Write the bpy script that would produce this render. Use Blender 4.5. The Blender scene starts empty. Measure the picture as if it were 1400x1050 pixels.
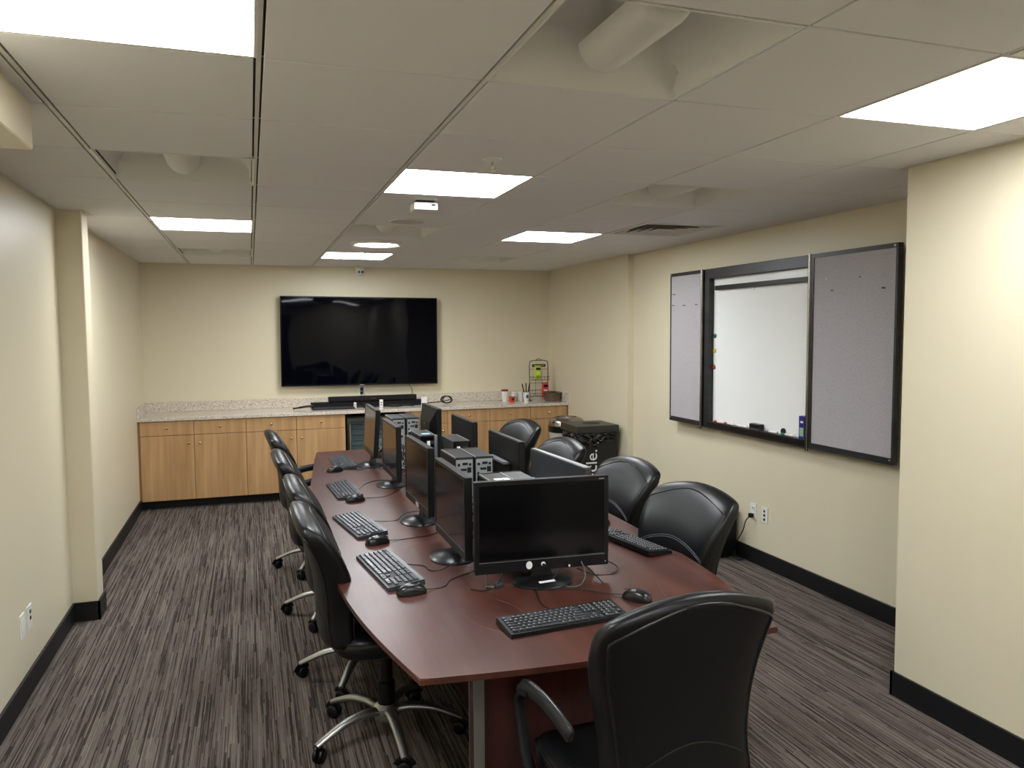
import bpy, bmesh, math, random
from mathutils import Vector, Matrix, Euler
random.seed(7)
PI = math.pi
C = bpy.context.scene.collection
def R(a): return math.radians(a)

# ------------------------------------------------------------------ materials
def lin(c):
    c = c / 255.0
    return c / 12.92 if c <= 0.04045 else ((c + 0.055) / 1.055) ** 2.4
def rgb(r, g, b): return (lin(r), lin(g), lin(b), 1.0)
MATS = {}
def mat(name, col, rough=0.5, metal=0.0, noise=0.0, nscale=20.0, bump=0.0, bscale=200.0, coat=0.0, spec=0.5, rvar=0.0):
    if name in MATS: return MATS[name]
    m = bpy.data.materials.new(name); m.use_nodes = True
    nt = m.node_tree; N = nt.nodes; L = nt.links; b = N['Principled BSDF']
    b.inputs['Base Color'].default_value = col
    b.inputs['Roughness'].default_value = rough
    b.inputs['Metallic'].default_value = metal
    b.inputs['Specular IOR Level'].default_value = spec
    b.inputs['Coat Weight'].default_value = coat
    tc = N.new('ShaderNodeTexCoord')
    if noise > 0 or rvar > 0:
        n = N.new('ShaderNodeTexNoise'); n.inputs['Scale'].default_value = nscale; n.inputs['Detail'].default_value = 5
        L.new(tc.outputs['Object'], n.inputs['Vector'])
        if noise > 0:
            mx = N.new('ShaderNodeMix'); mx.data_type = 'RGBA'
            mx.inputs['A'].default_value = tuple(c * (1 - noise) for c in col[:3]) + (1,)
            mx.inputs['B'].default_value = tuple(min(1, c * (1 + noise)) for c in col[:3]) + (1,)
            L.new(n.outputs['Fac'], mx.inputs['Factor']); L.new(mx.outputs['Result'], b.inputs['Base Color'])
        if rvar > 0:
            mr = N.new('ShaderNodeMapRange'); mr.inputs['To Min'].default_value = max(0.02, rough - rvar); mr.inputs['To Max'].default_value = rough + rvar
            L.new(n.outputs['Fac'], mr.inputs['Value']); L.new(mr.outputs['Result'], b.inputs['Roughness'])
    if bump > 0:
        n2 = N.new('ShaderNodeTexNoise'); n2.inputs['Scale'].default_value = bscale; n2.inputs['Detail'].default_value = 3
        L.new(tc.outputs['Object'], n2.inputs['Vector'])
        bp = N.new('ShaderNodeBump'); bp.inputs['Strength'].default_value = bump; bp.inputs['Distance'].default_value = 0.002
        L.new(n2.outputs['Fac'], bp.inputs['Height']); L.new(bp.outputs['Normal'], b.inputs['Normal'])
    MATS[name] = m
    return m
def emis(name, col, s):
    if name in MATS: return MATS[name]
    m = bpy.data.materials.new(name); m.use_nodes = True
    b = m.node_tree.nodes['Principled BSDF']
    b.inputs['Base Color'].default_value = (0.9, 0.9, 0.9, 1)
    b.inputs['Emission Color'].default_value = col; b.inputs['Emission Strength'].default_value = s
    MATS[name] = m; return m
def wood(name, c1, c2, rough, axis, scale=6.0, coat=0.0, fine=1.0, scratch=False):
    """grain stretched along one axis (0 x, 1 y, 2 z)"""
    m = bpy.data.materials.new(name); m.use_nodes = True
    nt = m.node_tree; N = nt.nodes; L = nt.links; b = N['Principled BSDF']
    tc = N.new('ShaderNodeTexCoord'); mp = N.new('ShaderNodeMapping')
    s = [scale * 6, scale * 6, scale * 6]; s[axis] = scale * 0.35
    mp.inputs['Scale'].default_value = s
    L.new(tc.outputs['Object'], mp.inputs['Vector'])
    n = N.new('ShaderNodeTexNoise'); n.inputs['Scale'].default_value = 1.0; n.inputs['Detail'].default_value = 4
    L.new(mp.outputs['Vector'], n.inputs['Vector'])
    mp2 = N.new('ShaderNodeMapping'); s2 = [scale * 40 * fine] * 3; s2[axis] = scale * 1.2; mp2.inputs['Scale'].default_value = s2
    L.new(tc.outputs['Object'], mp2.inputs['Vector'])
    n2 = N.new('ShaderNodeTexNoise'); n2.inputs['Scale'].default_value = 1.0; n2.inputs['Detail'].default_value = 2
    L.new(mp2.outputs['Vector'], n2.inputs['Vector'])
    ad = N.new('ShaderNodeMath'); ad.operation = 'MULTIPLY_ADD'; ad.inputs[1].default_value = 0.35
    L.new(n2.outputs['Fac'], ad.inputs[0]); L.new(n.outputs['Fac'], ad.inputs[2])
    cr = N.new('ShaderNodeValToRGB'); cr.color_ramp.elements[0].position = 0.45; cr.color_ramp.elements[0].color = c1
    cr.color_ramp.elements[1].position = 0.9; cr.color_ramp.elements[1].color = c2
    L.new(ad.outputs[0], cr.inputs['Fac']); L.new(cr.outputs['Color'], b.inputs['Base Color'])
    b.inputs['Roughness'].default_value = rough; b.inputs['Coat Weight'].default_value = coat; b.inputs['Coat Roughness'].default_value = 0.12
    if scratch:
        n3 = N.new('ShaderNodeTexNoise'); n3.inputs['Scale'].default_value = 5.0; n3.inputs['Detail'].default_value = 5
        L.new(tc.outputs['Object'], n3.inputs['Vector'])
        mr = N.new('ShaderNodeMapRange'); mr.inputs['From Min'].default_value = 0.1; mr.inputs['From Max'].default_value = 0.9
        mr.inputs['To Min'].default_value = 0.285; mr.inputs['To Max'].default_value = 0.37
        L.new(n3.outputs['Fac'], mr.inputs['Value']); L.new(mr.outputs['Result'], b.inputs['Roughness'])
    MATS[name] = m; return m
def carpet():
    m = bpy.data.materials.new('carpet'); m.use_nodes = True
    nt = m.node_tree; N = nt.nodes; L = nt.links; b = N['Principled BSDF']
    tc = N.new('ShaderNodeTexCoord'); sp = N.new('ShaderNodeSeparateXYZ'); L.new(tc.outputs['Object'], sp.inputs[0])
    def math_(op, a, bb=None, c=None):
        n = N.new('ShaderNodeMath'); n.operation = op
        for i, v in enumerate((a, bb, c)):
            if v is None: continue
            if isinstance(v, (int, float)): n.inputs[i].default_value = v
            else: L.new(v, n.inputs[i])
        return n.outputs[0]
    def layer(sx, sy, off):
        ix = math_('FLOOR', math_('MULTIPLY_ADD', sp.outputs['X'], sx, off))
        w1 = N.new('ShaderNodeTexWhiteNoise'); w1.noise_dimensions = '1D'; L.new(ix, w1.inputs['W'])
        yy = math_('FLOOR', math_('MULTIPLY_ADD', sp.outputs['Y'], sy, math_('MULTIPLY', w1.outputs['Value'], 37.0)))
        cb = N.new('ShaderNodeCombineXYZ'); L.new(ix, cb.inputs['X']); L.new(yy, cb.inputs['Y']); cb.inputs['Z'].default_value = off
        w2 = N.new('ShaderNodeTexWhiteNoise'); w2.noise_dimensions = '3D'; L.new(cb.outputs[0], w2.inputs['Vector'])
        return w2.outputs['Value']
    a = layer(170, 2.2, 3.3); c = layer(400, 5.0, 11.7)
    s = math_('MULTIPLY_ADD', a, 0.6, math_('MULTIPLY', c, 0.4))
    cr = N.new('ShaderNodeValToRGB'); e = cr.color_ramp
    e.elements[0].position = 0.12; e.elements[0].color = rgb(50, 44, 42)
    e.elements[1].position = 0.95; e.elements[1].color = rgb(128, 119, 110)
    for pos, col in ((0.34, rgb(66, 58, 54)), (0.40, rgb(92, 84, 79)), (0.55, rgb(100, 90, 83)), (0.74, rgb(112, 104, 98))):
        x = e.elements.new(pos); x.color = col
    L.new(s, cr.inputs['Fac'])
    n = N.new('ShaderNodeTexNoise'); n.inputs['Scale'].default_value = 700; n.inputs['Detail'].default_value = 2; L.new(tc.outputs['Object'], n.inputs['Vector'])
    # worn, slightly greasy patches
    d = N.new('ShaderNodeTexNoise'); d.inputs['Scale'].default_value = 3.5; d.inputs['Detail'].default_value = 6; L.new(tc.outputs['Object'], d.inputs['Vector'])
    mr = N.new('ShaderNodeMapRange'); mr.inputs['From Min'].default_value = 0.3; mr.inputs['From Max'].default_value = 0.7; mr.inputs['To Min'].default_value = 0.93; mr.inputs['To Max'].default_value = 1.05
    L.new(d.outputs['Fac'], mr.inputs['Value'])
    mr2 = N.new('ShaderNodeMapRange'); mr2.inputs['To Min'].default_value = 0.55; mr2.inputs['To Max'].default_value = 1.45; L.new(n.outputs['Fac'], mr2.inputs['Value'])
    f = math_('MULTIPLY', mr.outputs['Result'], mr2.outputs['Result'])
    vm = N.new('ShaderNodeVectorMath'); vm.operation = 'SCALE'; L.new(cr.outputs['Color'], vm.inputs[0]); L.new(f, vm.inputs['Scale'])
    L.new(vm.outputs[0], b.inputs['Base Color'])
    b.inputs['Roughness'].default_value = 0.95; b.inputs['Specular IOR Level'].default_value = 0.1
    bp = N.new('ShaderNodeBump'); bp.inputs['Strength'].default_value = 0.5; bp.inputs['Distance'].default_value = 0.003
    L.new(n.outputs['Fac'], bp.inputs['Height']); L.new(bp.outputs['Normal'], b.inputs['Normal'])
    return m
def speckle(name, base, dark, light, rough, scale):
    m = bpy.data.materials.new(name); m.use_nodes = True
    nt = m.node_tree; N = nt.nodes; L = nt.links; b = N['Principled BSDF']
    tc = N.new('ShaderNodeTexCoord'); v = N.new('ShaderNodeTexVoronoi'); v.inputs['Scale'].default_value = scale
    L.new(tc.outputs['Object'], v.inputs['Vector'])
    sp = N.new('ShaderNodeSeparateColor'); L.new(v.outputs['Color'], sp.inputs[0])
    cr = N.new('ShaderNodeValToRGB'); cr.color_ramp.interpolation = 'CONSTANT'
    cr.color_ramp.elements[0].color = dark; cr.color_ramp.elements[1].position = 0.16; cr.color_ramp.elements[1].color = base
    x = cr.color_ramp.elements.new(0.8); x.color = light
    L.new(sp.outputs[0], cr.inputs['Fac']); L.new(cr.outputs['Color'], b.inputs['Base Color'])
    b.inputs['Roughness'].default_value = rough
    MATS[name] = m; return m
def wavy_gloss(name, col, rough, strength, scale):
    m = mat(name, col, rough, 0, coat=0.0, spec=0.14)
    nt = m.node_tree; N = nt.nodes; L = nt.links; b = N['Principled BSDF']
    tc = N.new('ShaderNodeTexCoord'); n = N.new('ShaderNodeTexNoise'); n.inputs['Scale'].default_value = scale; n.inputs['Detail'].default_value = 0
    L.new(tc.outputs['Object'], n.inputs['Vector'])
    bp = N.new('ShaderNodeBump'); bp.inputs['Strength'].default_value = strength; bp.inputs['Distance'].default_value = 0.02
    L.new(n.outputs['Fac'], bp.inputs['Height']); L.new(bp.outputs['Normal'], b.inputs['Normal'])
    return m

M_wall = mat('beige_paint', rgb(219, 209, 182), 0.42, noise=0.015, nscale=3, bump=0.12, bscale=260)
M_tile = mat('ceiling_tile', rgb(227, 225, 226), 0.9, noise=0.03, nscale=260, bump=0.25, bscale=420, spec=0.2)
M_tee = mat('ceiling_tee', rgb(215, 211, 205), 0.5)
M_gap = mat('ceiling_gap', rgb(48, 44, 42), 0.8)
M_troffer = mat('troffer_white', rgb(222, 220, 216), 0.5)
M_light_dim = emis('light_panel_dim', (0.94, 0.975, 1.0, 1), 8.8)  # same kind of panel, emission lowered to tame the bright pillar
M_light = emis('light_panel', (0.94, 0.975, 1.0, 1), 11.5)
M_white = mat('white_plastic', rgb(225, 224, 218), 0.35)
M_carpet = carpet()
M_base = mat('black_rubber_base', rgb(10, 11, 14), 0.5, noise=0.1, nscale=6)
M_black = mat('black_plastic', rgb(11, 11, 13), 0.38, noise=0.1, nscale=40, bump=0.05, bscale=600, spec=0.35)
M_blackmat = mat('black_matte_plastic', rgb(11, 11, 13), 0.55, bump=0.1, bscale=800, spec=0.3)
M_gloss = mat('black_gloss', rgb(10, 10, 12), 0.12)
M_screen = mat('screen_glass', rgb(8, 8, 10), 0.14, spec=0.3)
M_tv = wavy_gloss('television_glass', rgb(4, 5, 12), 0.03, 0.10, 3.0)
M_leather = mat('black_leather', rgb(9, 10, 12), 0.36, noise=0.12, nscale=14, bump=0.16, bscale=330, spec=0.38, rvar=0.07)
M_leather_dark = mat('black_leather_back', rgb(20, 20, 22), 0.42, noise=0.1, nscale=14, bump=0.22, bscale=330, rvar=0.05)
M_stitch = mat('stitching', rgb(96, 98, 104), 0.6)
M_piping = mat('leather_piping', rgb(16, 16, 18), 0.35)
M_silver = mat('brushed_aluminium', rgb(176, 176, 174), 0.40, 1.0)
M_steel = mat('stainless_steel', rgb(170, 166, 160), 0.22, 1.0, noise=0.04, nscale=12)
M_chrome = mat('chrome', rgb(215, 212, 205), 0.12, 1.0)
M_brass = mat('satin_brass', rgb(214, 190, 140), 0.22, 1.0)
M_armdark = mat('charcoal_arm', rgb(38, 39, 42), 0.30, 0.3, noise=0.05, nscale=20)
M_tabletop = wood('mahogany_top', rgb(60, 29, 22), rgb(86, 47, 36), 0.32, 1, 2.0, 0.0, 1.0, True)
M_mahog = wood('mahogany_dark', rgb(48, 16, 11), rgb(78, 30, 20), 0.35, 2, 3.0, 0.1)
M_cab = wood('maple_veneer', rgb(168, 128, 84), rgb(198, 160, 114), 0.4, 2, 3.0, 0.05, 0.8)
M_cabedge = wood('maple_edge', rgb(120, 80, 48), rgb(150, 104, 64), 0.5, 2, 3.0)
M_counter = speckle('speckled_quartz', rgb(206, 195, 179), rgb(165, 152, 135), rgb(228, 220, 207), 0.13, 170)
M_grey = mat('charcoal_keys_body', rgb(44, 46, 52), 0.35)
M_key = mat('charcoal_keycap', rgb(66, 69, 78), 0.27, bump=0.05, bscale=900)
M_keyb = mat('black_keycap', rgb(30, 31, 34), 0.4)
M_legend = mat('key_legend', rgb(205, 210, 215), 0.5)
M_mouse = mat('mouse_black', rgb(24, 25, 27), 0.25)
M_cable = mat('black_cable', rgb(18, 18, 19), 0.45)
M_cablew = mat('grey_cable', rgb(150, 150, 150), 0.45)
M_case = mat('tower_case', rgb(46, 47, 50), 0.38, 0.3, bump=0.05, bscale=700)
M_rear = mat('tower_rear_metal', rgb(168, 172, 175), 0.4, 0.15)
M_port = mat('port_dark', rgb(15, 15, 17), 0.5)
M_edge = mat('silver_edge', rgb(165, 167, 170), 0.3, 0.7)
M_fabric = mat('grey_tack_fabric', rgb(176, 171, 174), 0.95, noise=0.38, nscale=150, bump=0.4, bscale=500, spec=0.1)
M_wboard = mat('white_board', rgb(242, 243, 241), 0.18)
M_bframe = wood('black_oak', rgb(20, 21, 23), rgb(44, 45, 48), 0.4, 1, 3.0)
M_red = mat('red_plastic', rgb(175, 32, 34), 0.4)
M_green = mat('green_plastic', rgb(25, 110, 75), 0.4)
M_yellow = mat('yellow_plastic', rgb(225, 185, 40), 0.4)
M_blue = mat('blue_plastic', rgb(30, 40, 120), 0.4)
M_lime = mat('lime_foil', rgb(178, 208, 42), 0.4, noise=0.1, nscale=30)
M_cup = mat('paper_white', rgb(228, 226, 222), 0.5)
M_cupred = mat('paper_red', rgb(190, 62, 44), 0.5)
M_darkred = mat('dark_red_lid', rgb(120, 20, 28), 0.35)
M_wire = mat('dark_wire', rgb(44, 36, 32), 0.4, 0.6)
M_wicker = mat('wicker_brown', rgb(96, 78, 60), 0.7, noise=0.95, nscale=75, bump=0.8, bscale=120)
M_bag = mat('black_bin_bag', rgb(14, 14, 15), 0.16)
M_bin = mat('black_bin', rgb(15, 16, 17), 0.42)
M_lid = mat('bin_lid', rgb(36, 38, 36), 0.4)
M_binwhite = mat('bin_print', rgb(232, 232, 232), 0.5)
M_bingrey = mat('bin_body_grey', rgb(170, 166, 162), 0.4)
M_dark = mat('dark_interior', rgb(14, 14, 15), 0.7)
M_grille = mat('vent_metal', rgb(196, 190, 182), 0.4)
M_speaker = mat('speaker_grille', rgb(196, 192, 188), 0.8, noise=0.2, nscale=400)
def glass():
    m = bpy.data.materials.new('cooler_glass'); m.use_nodes = True
    b = m.node_tree.nodes['Principled BSDF']
    b.inputs['Base Color'].default_value = (0.75, 0.85, 0.88, 1); b.inputs['Roughness'].default_value = 0.03
    b.inputs['Transmission Weight'].default_value = 1.0; b.inputs['IOR'].default_value = 1.45
    return m
M_glass = glass()

# ------------------------------------------------------------------ mesh helpers
class MB:
    def __init__(s): s.bm = bmesh.new()
    def box(s, x0, y0, z0, x1, y1, z1, bev=0.0, seg=2, rot=None, piv=None):
        r = bmesh.ops.create_cube(s.bm, size=1.0)
        vs = r['verts']
        for v in vs:
            v.co = Vector((x0 + (v.co.x + .5) * (x1 - x0), y0 + (v.co.y + .5) * (y1 - y0), z0 + (v.co.z + .5) * (z1 - z0)))
        if bev > 0:
            es = list({e for v in vs for e in v.link_edges})
            rr = bmesh.ops.bevel(s.bm, geom=es, offset=bev, segments=seg, affect='EDGES', profile=0.6)
            vs = list({v for f in rr['faces'] for v in f.verts} | {v for v in vs if v.is_valid})
        if rot is not None:
            bmesh.ops.rotate(s.bm, verts=vs, cent=piv or Vector(((x0 + x1) / 2, (y0 + y1) / 2, (z0 + z1) / 2)), matrix=Euler(rot).to_matrix())
        return vs
    def tube(s, pts, rad, seg=8, cap=True, flat=None, up=None):
        """tube along points; rad scalar or list; flat = (a,b) scale of section"""
        pts = [Vector(p) for p in pts]; n = len(pts)
        rs = rad if isinstance(rad, (list, tuple)) else [rad] * n
        rings = []; prev = None
        for i, p in enumerate(pts):
            t = (pts[min(i + 1, n - 1)] - pts[max(i - 1, 0)])
            t = t.normalized() if t.length > 1e-9 else Vector((0, 0, 1))
            if prev is None:
                ref = Vector(up) if up else (Vector((0, 0, 1)) if abs(t.z) < .9 else Vector((1, 0, 0)))
                a = t.cross(ref).normalized()
            else:
                a = prev - t * prev.dot(t)
                a = a.normalized() if a.length > 1e-6 else t.orthogonal().normalized()
            prev = a; b = t.cross(a).normalized()
            fa, fb = flat if flat else (1, 1)
            rings.append([s.bm.verts.new(p + a * (math.cos(2 * PI * k / seg) * rs[i] * fa) + b * (math.sin(2 * PI * k / seg) * rs[i] * fb)) for k in range(seg)])
        s.loft(rings, cap, True)
    def loft(s, rings, cap=True, closed=True):
        n = len(rings[0])
        for i in range(len(rings) - 1):
            for k in range(n if closed else n - 1):
                k2 = (k + 1) % n
                try: s.bm.faces.new((rings[i][k], rings[i][k2], rings[i + 1][k2], rings[i + 1][k]))
                except ValueError: pass
        if cap:
            for r_ in (rings[0][::-1], rings[-1]):
                try: s.bm.faces.new(r_)
                except ValueError: pass
    def cyl(s, p0, p1, r0, r1=None, seg=20):
        s.tube([p0, p1], [r0, r0 if r1 is None else r1], seg)
    def lathe(s, prof, c=(0, 0, 0), seg=28, cap=True, sx=1.0, sy=1.0, axis='z'):
        rings = []
        for r_, z in prof:
            ring = []
            for k in range(seg):
                a = 2 * PI * k / seg
                if axis == 'z': q = Vector((c[0] + r_ * math.cos(a) * sx, c[1] + r_ * math.sin(a) * sy, c[2] + z))
                elif axis == 'x': q = Vector((c[0] + z, c[1] + r_ * math.cos(a) * sx, c[2] + r_ * math.sin(a) * sy))
                else: q = Vector((c[0] - r_ * math.cos(a) * sx, c[1] + z, c[2] + r_ * math.sin(a) * sy))
                ring.append(s.bm.verts.new(q))
            rings.append(ring)
        s.loft(rings, cap)
    def prism(s, pts, z0, z1, bev=0.0):
        b_ = [s.bm.verts.new((x, y, z0)) for x, y in pts]; t_ = [s.bm.verts.new((x, y, z1)) for x, y in pts]
        s.bm.faces.new(b_[::-1]); ft = s.bm.faces.new(t_)
        n = len(pts)
        for i in range(n): s.bm.faces.new((b_[i], b_[(i + 1) % n], t_[(i + 1) % n], t_[i]))
        if bev:
            es = [e for e in ft.edges]
            bmesh.ops.bevel(s.bm, geom=es, offset=bev, segments=2, affect='EDGES')
    def quad(s, a, b, c, d):
        s.bm.faces.new([s.bm.verts.new(p) for p in (a, b, c, d)])
    def grid(s, f, nu, nv, closed=False):
        g = [[s.bm.verts.new(f(i / (nu - (0 if closed else 1)), j / (nv - 1))) for i in range(nu)] for j in range(nv)]
        s.loft(g, False, closed)
        return g
    def build(s, name, m, parent=None, smooth=None, loc=None, rot=None):
        bmesh.ops.remove_doubles(s.bm, verts=s.bm.verts, dist=1e-6)
        bmesh.ops.recalc_face_normals(s.bm, faces=s.bm.faces)
        me = bpy.data.meshes.new(name); s.bm.to_mesh(me); s.bm.free()
        if smooth is not None:
            for p in me.polygons: p.use_smooth = True
            try: me.set_sharp_from_angle(angle=R(smooth))
            except Exception: pass
        me.materials.append(m)
        o = bpy.data.objects.new(name, me); C.objects.link(o)
        if parent: o.parent = parent
        if loc: o.location = loc
        if rot: o.rotation_euler = rot
        return o
def tag(o, label, cat, group=None, kind=None):
    o['label'] = label; o['category'] = cat
    if group: o['group'] = group
    if kind: o['kind'] = kind
    return o
def thing(name, label, cat, loc=(0, 0, 0), rz=0.0, group=None):
    o = bpy.data.objects.new(name, None); o.empty_display_size = 0.05; C.objects.link(o)
    o.location = loc; o.rotation_euler = (0, 0, rz)
    return tag(o, label, cat, group)
def struct(o):
    o['kind'] = 'structure'; return o
def copy_tree(o, parent=None):
    c = o.copy(); C.objects.link(c); c.parent = parent
    for ch in o.children: copy_tree(ch, c)
    return c
def place(o, label, loc, rz=0.0, copy=True):
    c = copy_tree(o) if copy else o
    c.location = loc; c.rotation_euler = (0, 0, rz); c['label'] = label
    return c
def bez(p, n=10):
    """Catmull-Rom through points"""
    p = [Vector(q) for q in p]; out = []
    for i in range(len(p) - 1):
        a = p[i - 1] if i > 0 else p[i] * 2 - p[i + 1]; b = p[i]; c = p[i + 1]; d = p[i + 2] if i + 2 < len(p) else p[i + 1] * 2 - p[i]
        for k in range(n):
            t = k / n
            out.append(0.5 * ((2 * b) + (-a + c) * t + (2 * a - 5 * b + 4 * c - d) * t * t + (-a + 3 * b - 3 * c + d) * t * t * t))
    out.append(p[-1]); return out
def text_obj(name, s, size, m, parent, loc, rot, ext=0.0005, bold=0.0):
    cu = bpy.data.curves.new(name, 'FONT'); cu.body = s; cu.size = size; cu.extrude = ext; cu.offset = bold
    cu.align_x = 'LEFT'; cu.align_y = 'BOTTOM_BASELINE'
    t = bpy.data.objects.new('tmp', cu); C.objects.link(t)
    bpy.context.view_layer.update()
    me = bpy.data.meshes.new_from_object(t)
    bpy.data.objects.remove(t)
    me.materials.clear(); me.materials.append(m)
    o = bpy.data.objects.new(name, me); C.objects.link(o); o.parent = parent; o.location = loc; o.rotation_euler = rot
    return o

# ------------------------------------------------------------------ camera (measured from the ceiling grid)
F, YAW, PITCH, ROLL = 1054.02, 0.3265, -0.0683, -0.0066
CAM = Vector((-0.0412, -2.1437, 1.6858))
f_ = Vector((math.sin(YAW) * math.cos(PITCH), math.cos(YAW) * math.cos(PITCH), math.sin(PITCH)))
r0 = Vector((math.cos(YAW), -math.sin(YAW), 0)); u0 = r0.cross(f_)
r_ = r0 * math.cos(ROLL) + u0 * math.sin(ROLL); u_ = -r0 * math.sin(ROLL) + u0 * math.cos(ROLL)
cd = bpy.data.cameras.new('camera'); cam = bpy.data.objects.new('camera', cd); C.objects.link(cam)
cam.matrix_world = Matrix(((r_.x, u_.x, -f_.x, CAM.x), (r_.y, u_.y, -f_.y, CAM.y), (r_.z, u_.z, -f_.z, CAM.z), (0, 0, 0, 1)))
cd.sensor_fit = 'HORIZONTAL'; cd.sensor_width = 36.0; cd.lens = F * 36.0 / 1400.0; cd.clip_start = 0.02
bpy.context.scene.camera = cam

# ------------------------------------------------------------------ room shell
H = 2.393; W = 6.389; XL = -1.07; XR = 3.375; XRF = 3.315; YB = -4.7; T = 0.6096; XP = 2.726; YP = 0.565
YJ = 4.37
def wall(name, x0, y0, x1, y1, z0=0.0, z1=H + 0.2):
    m = MB(); m.box(x0, y0, z0, x1, y1, z1)
    return struct(m.build(name, M_wall))
m = MB(); m.box(XL - 0.2, YB - 0.2, -0.06, XR + 0.2, W + 0.2, 0.0)
struct(m.build('floor', M_carpet))
wall('wall_back', XL - 0.15, W, XR + 0.15, W + 0.12)
wall('wall_left', XL - 0.12, YB, XL, W)
wall('wall_front', XL - 0.15, YB - 0.12, XR + 0.15, YB)
wall('wall_right', XR, YP - 0.1, XR + 0.12, YJ)
wall('wall_right', XRF, YJ, XR + 0.12, W)
wall('wall_right', XP, YB, XR + 0.12, YP)
M_door = wood('dark_door_veneer', rgb(44, 30, 24), rgb(66, 46, 36), .4, 2, 3.0)
for k_, (xa, xb, hx) in enumerate(((-.98, -.07, -.16), (-.06, .85, .03))):
    m = MB(); m.box(xa, YB - .01, 0, xb, YB + .035, 2.1, .003, 1); d_ = struct(m.build('door_%d' % (k_ + 1), M_door))
    m = MB(); m.tube([(hx, YB + .035, 1.15), (hx, YB + .085, 1.15), (hx, YB + .085, .85), (hx, YB + .035, .85)], .010, 10); m.build('door_handle', M_steel, d_, 40)
m = MB(); m.box(-1.04, YB - .01, 0, -.985, YB + .045, 2.16); m.box(.855, YB - .01, 0, .91, YB + .045, 2.16); m.box(-.985, YB - .01, 2.105, .855, YB + .045, 2.16)
struct(m.build('trim_4', M_black))
# column on the left wall and duct soffit
m = MB(); m.box(XL - 0.02, 2.875, 0, -0.937, 3.05, H + 0.05, 0.004, 1); struct(m.build('wall_column', M_wall))
m = MB(); m.box(XL - 0.02, YB, 2.252, -0.658, 0.62, H + 0.05, 0.004, 1); struct(m.build('wall_soffit', M_wall))
# baseboards
BH = 0.112
def baseb(name, x0, y0, x1, y1):
    m = MB(); m.box(x0, y0, 0, x1, y1, BH, 0.002, 1); return struct(m.build(name, M_base))
baseb('baseboard_left', XL - .005, YB, XL + 0.012, 2.875)
baseb('baseboard_left', XL - .005, 3.05, XL + 0.012, 5.93)
m = MB(); m.box(XL - .005, 2.863, 0, -0.925, 2.875, BH); m.box(-0.937, 2.863, 0, -0.925, 3.062, BH); m.box(XL - .005, 3.05, 0, -0.925, 3.062, BH)
struct(m.build('baseboard_column', M_base))
baseb('baseboard_right', XR - 0.012, YP, XR + .005, YJ)
baseb('baseboard_right', XRF - 0.012, YJ - .012, XRF + .005, 5.93)
m = MB(); m.box(XP - 0.012, YB, 0, XP + .005, YP + .012, BH); m.box(XP - 0.012, YP, 0, XR, YP + .012, BH); struct(m.build('baseboard_pillar', M_base))
baseb('baseboard_front', XL, YB, XR, YB + .012)
# ceiling: lay-in tiles between tees, cells for fixtures left open
lit = [(-1, -1), (3, -1), (1, 2), (-1, 5), (3, 5), (1, 8), (1, -4), (-1, -7), (3, -7)]
dead = [(1, -1), (-1, 2), (3, 2), (1, 5), (-1, 8), (3, 8)]
vents = [(4, 4)]
special = set(lit + dead + vents)
m = MB(); ROW0 = math.floor(YB / T)
for i in range(-2, 6):
    for j in range(ROW0, 11):
        if (i, j) in special: continue
        x0, x1 = i * T, (i + 1) * T; y0, y1 = j * T, (j + 1) * T
        gm = 0.013 if i in (-1, 0, 1) else 0.0038
        gm2 = 0.013 if i + 1 in (-1, 0, 1) else 0.0038
        a, b = max(x0 + gm, XL - .02), min(x1 - gm2, XR + .02); c, d = max(y0 + 0.0038, YB - .02), min(y1 - 0.0038, W + .02)
        if b - a < 0.01 or d - c < 0.01: continue
        m.box(a, c, H, b, d, H + 0.016, 0.002, 1)
struct(m.build('ceiling', M_tile))
m = MB()
for i in range(-2, 7):
    x = i * T
    if x < XL or x > XR: continue
    w = 0.0065 if i in (-1, 0, 1) else 0.0011
    m.box(x - w, YB, H + 0.001 if i in (-1, 0, 1) else H + 0.003, x + w, W, H + 0.008)
for j in range(ROW0, 11):
    y = j * T
    if y < YB: continue
    m.box(XL, y - 0.0011, H + 0.005, XR, y + 0.0011, H + 0.008)
struct(m.build('ceiling_grid', M_tee))
m = MB()
for i in range(-1, 6):
    x = i * T; w = 0.016 if i in (-1, 0, 1) else 0.008
    m.box(x - w, YB, H + 0.012, x + w, W, H + 0.019)
for j in range(ROW0, 11):
    m.box(XL, j * T - 0.008, H + 0.012, XR, j * T + 0.008, H + 0.018)
struct(m.build('ceiling_gap', M_gap))
m = MB()
m.box(XL, YB, H - 0.002, XL + 0.02, 2.875, H + 0.012); m.box(XL, 3.05, H - 0.002, XL + 0.02, W, H + 0.012)
m.box(XL, 2.85, H - 0.003, -0.915, 3.075, H + 0.012)
m.box(XR - 0.02, YP, H - 0.002, XR, YJ, H + 0.012); m.box(XRF - 0.02, YJ - .02, H - 0.002, XR, W, H + 0.012)
m.box(XL, W - 0.02, H - 0.002, XR, W, H + 0.012); m.box(XP - 0.02, YB, H - 0.002, XP, YP + .02, H + 0.012); m.box(XP, YP, H - 0.002, XR, YP + .02, H + 0.012)
struct(m.build('trim_1', M_tee))

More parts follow.
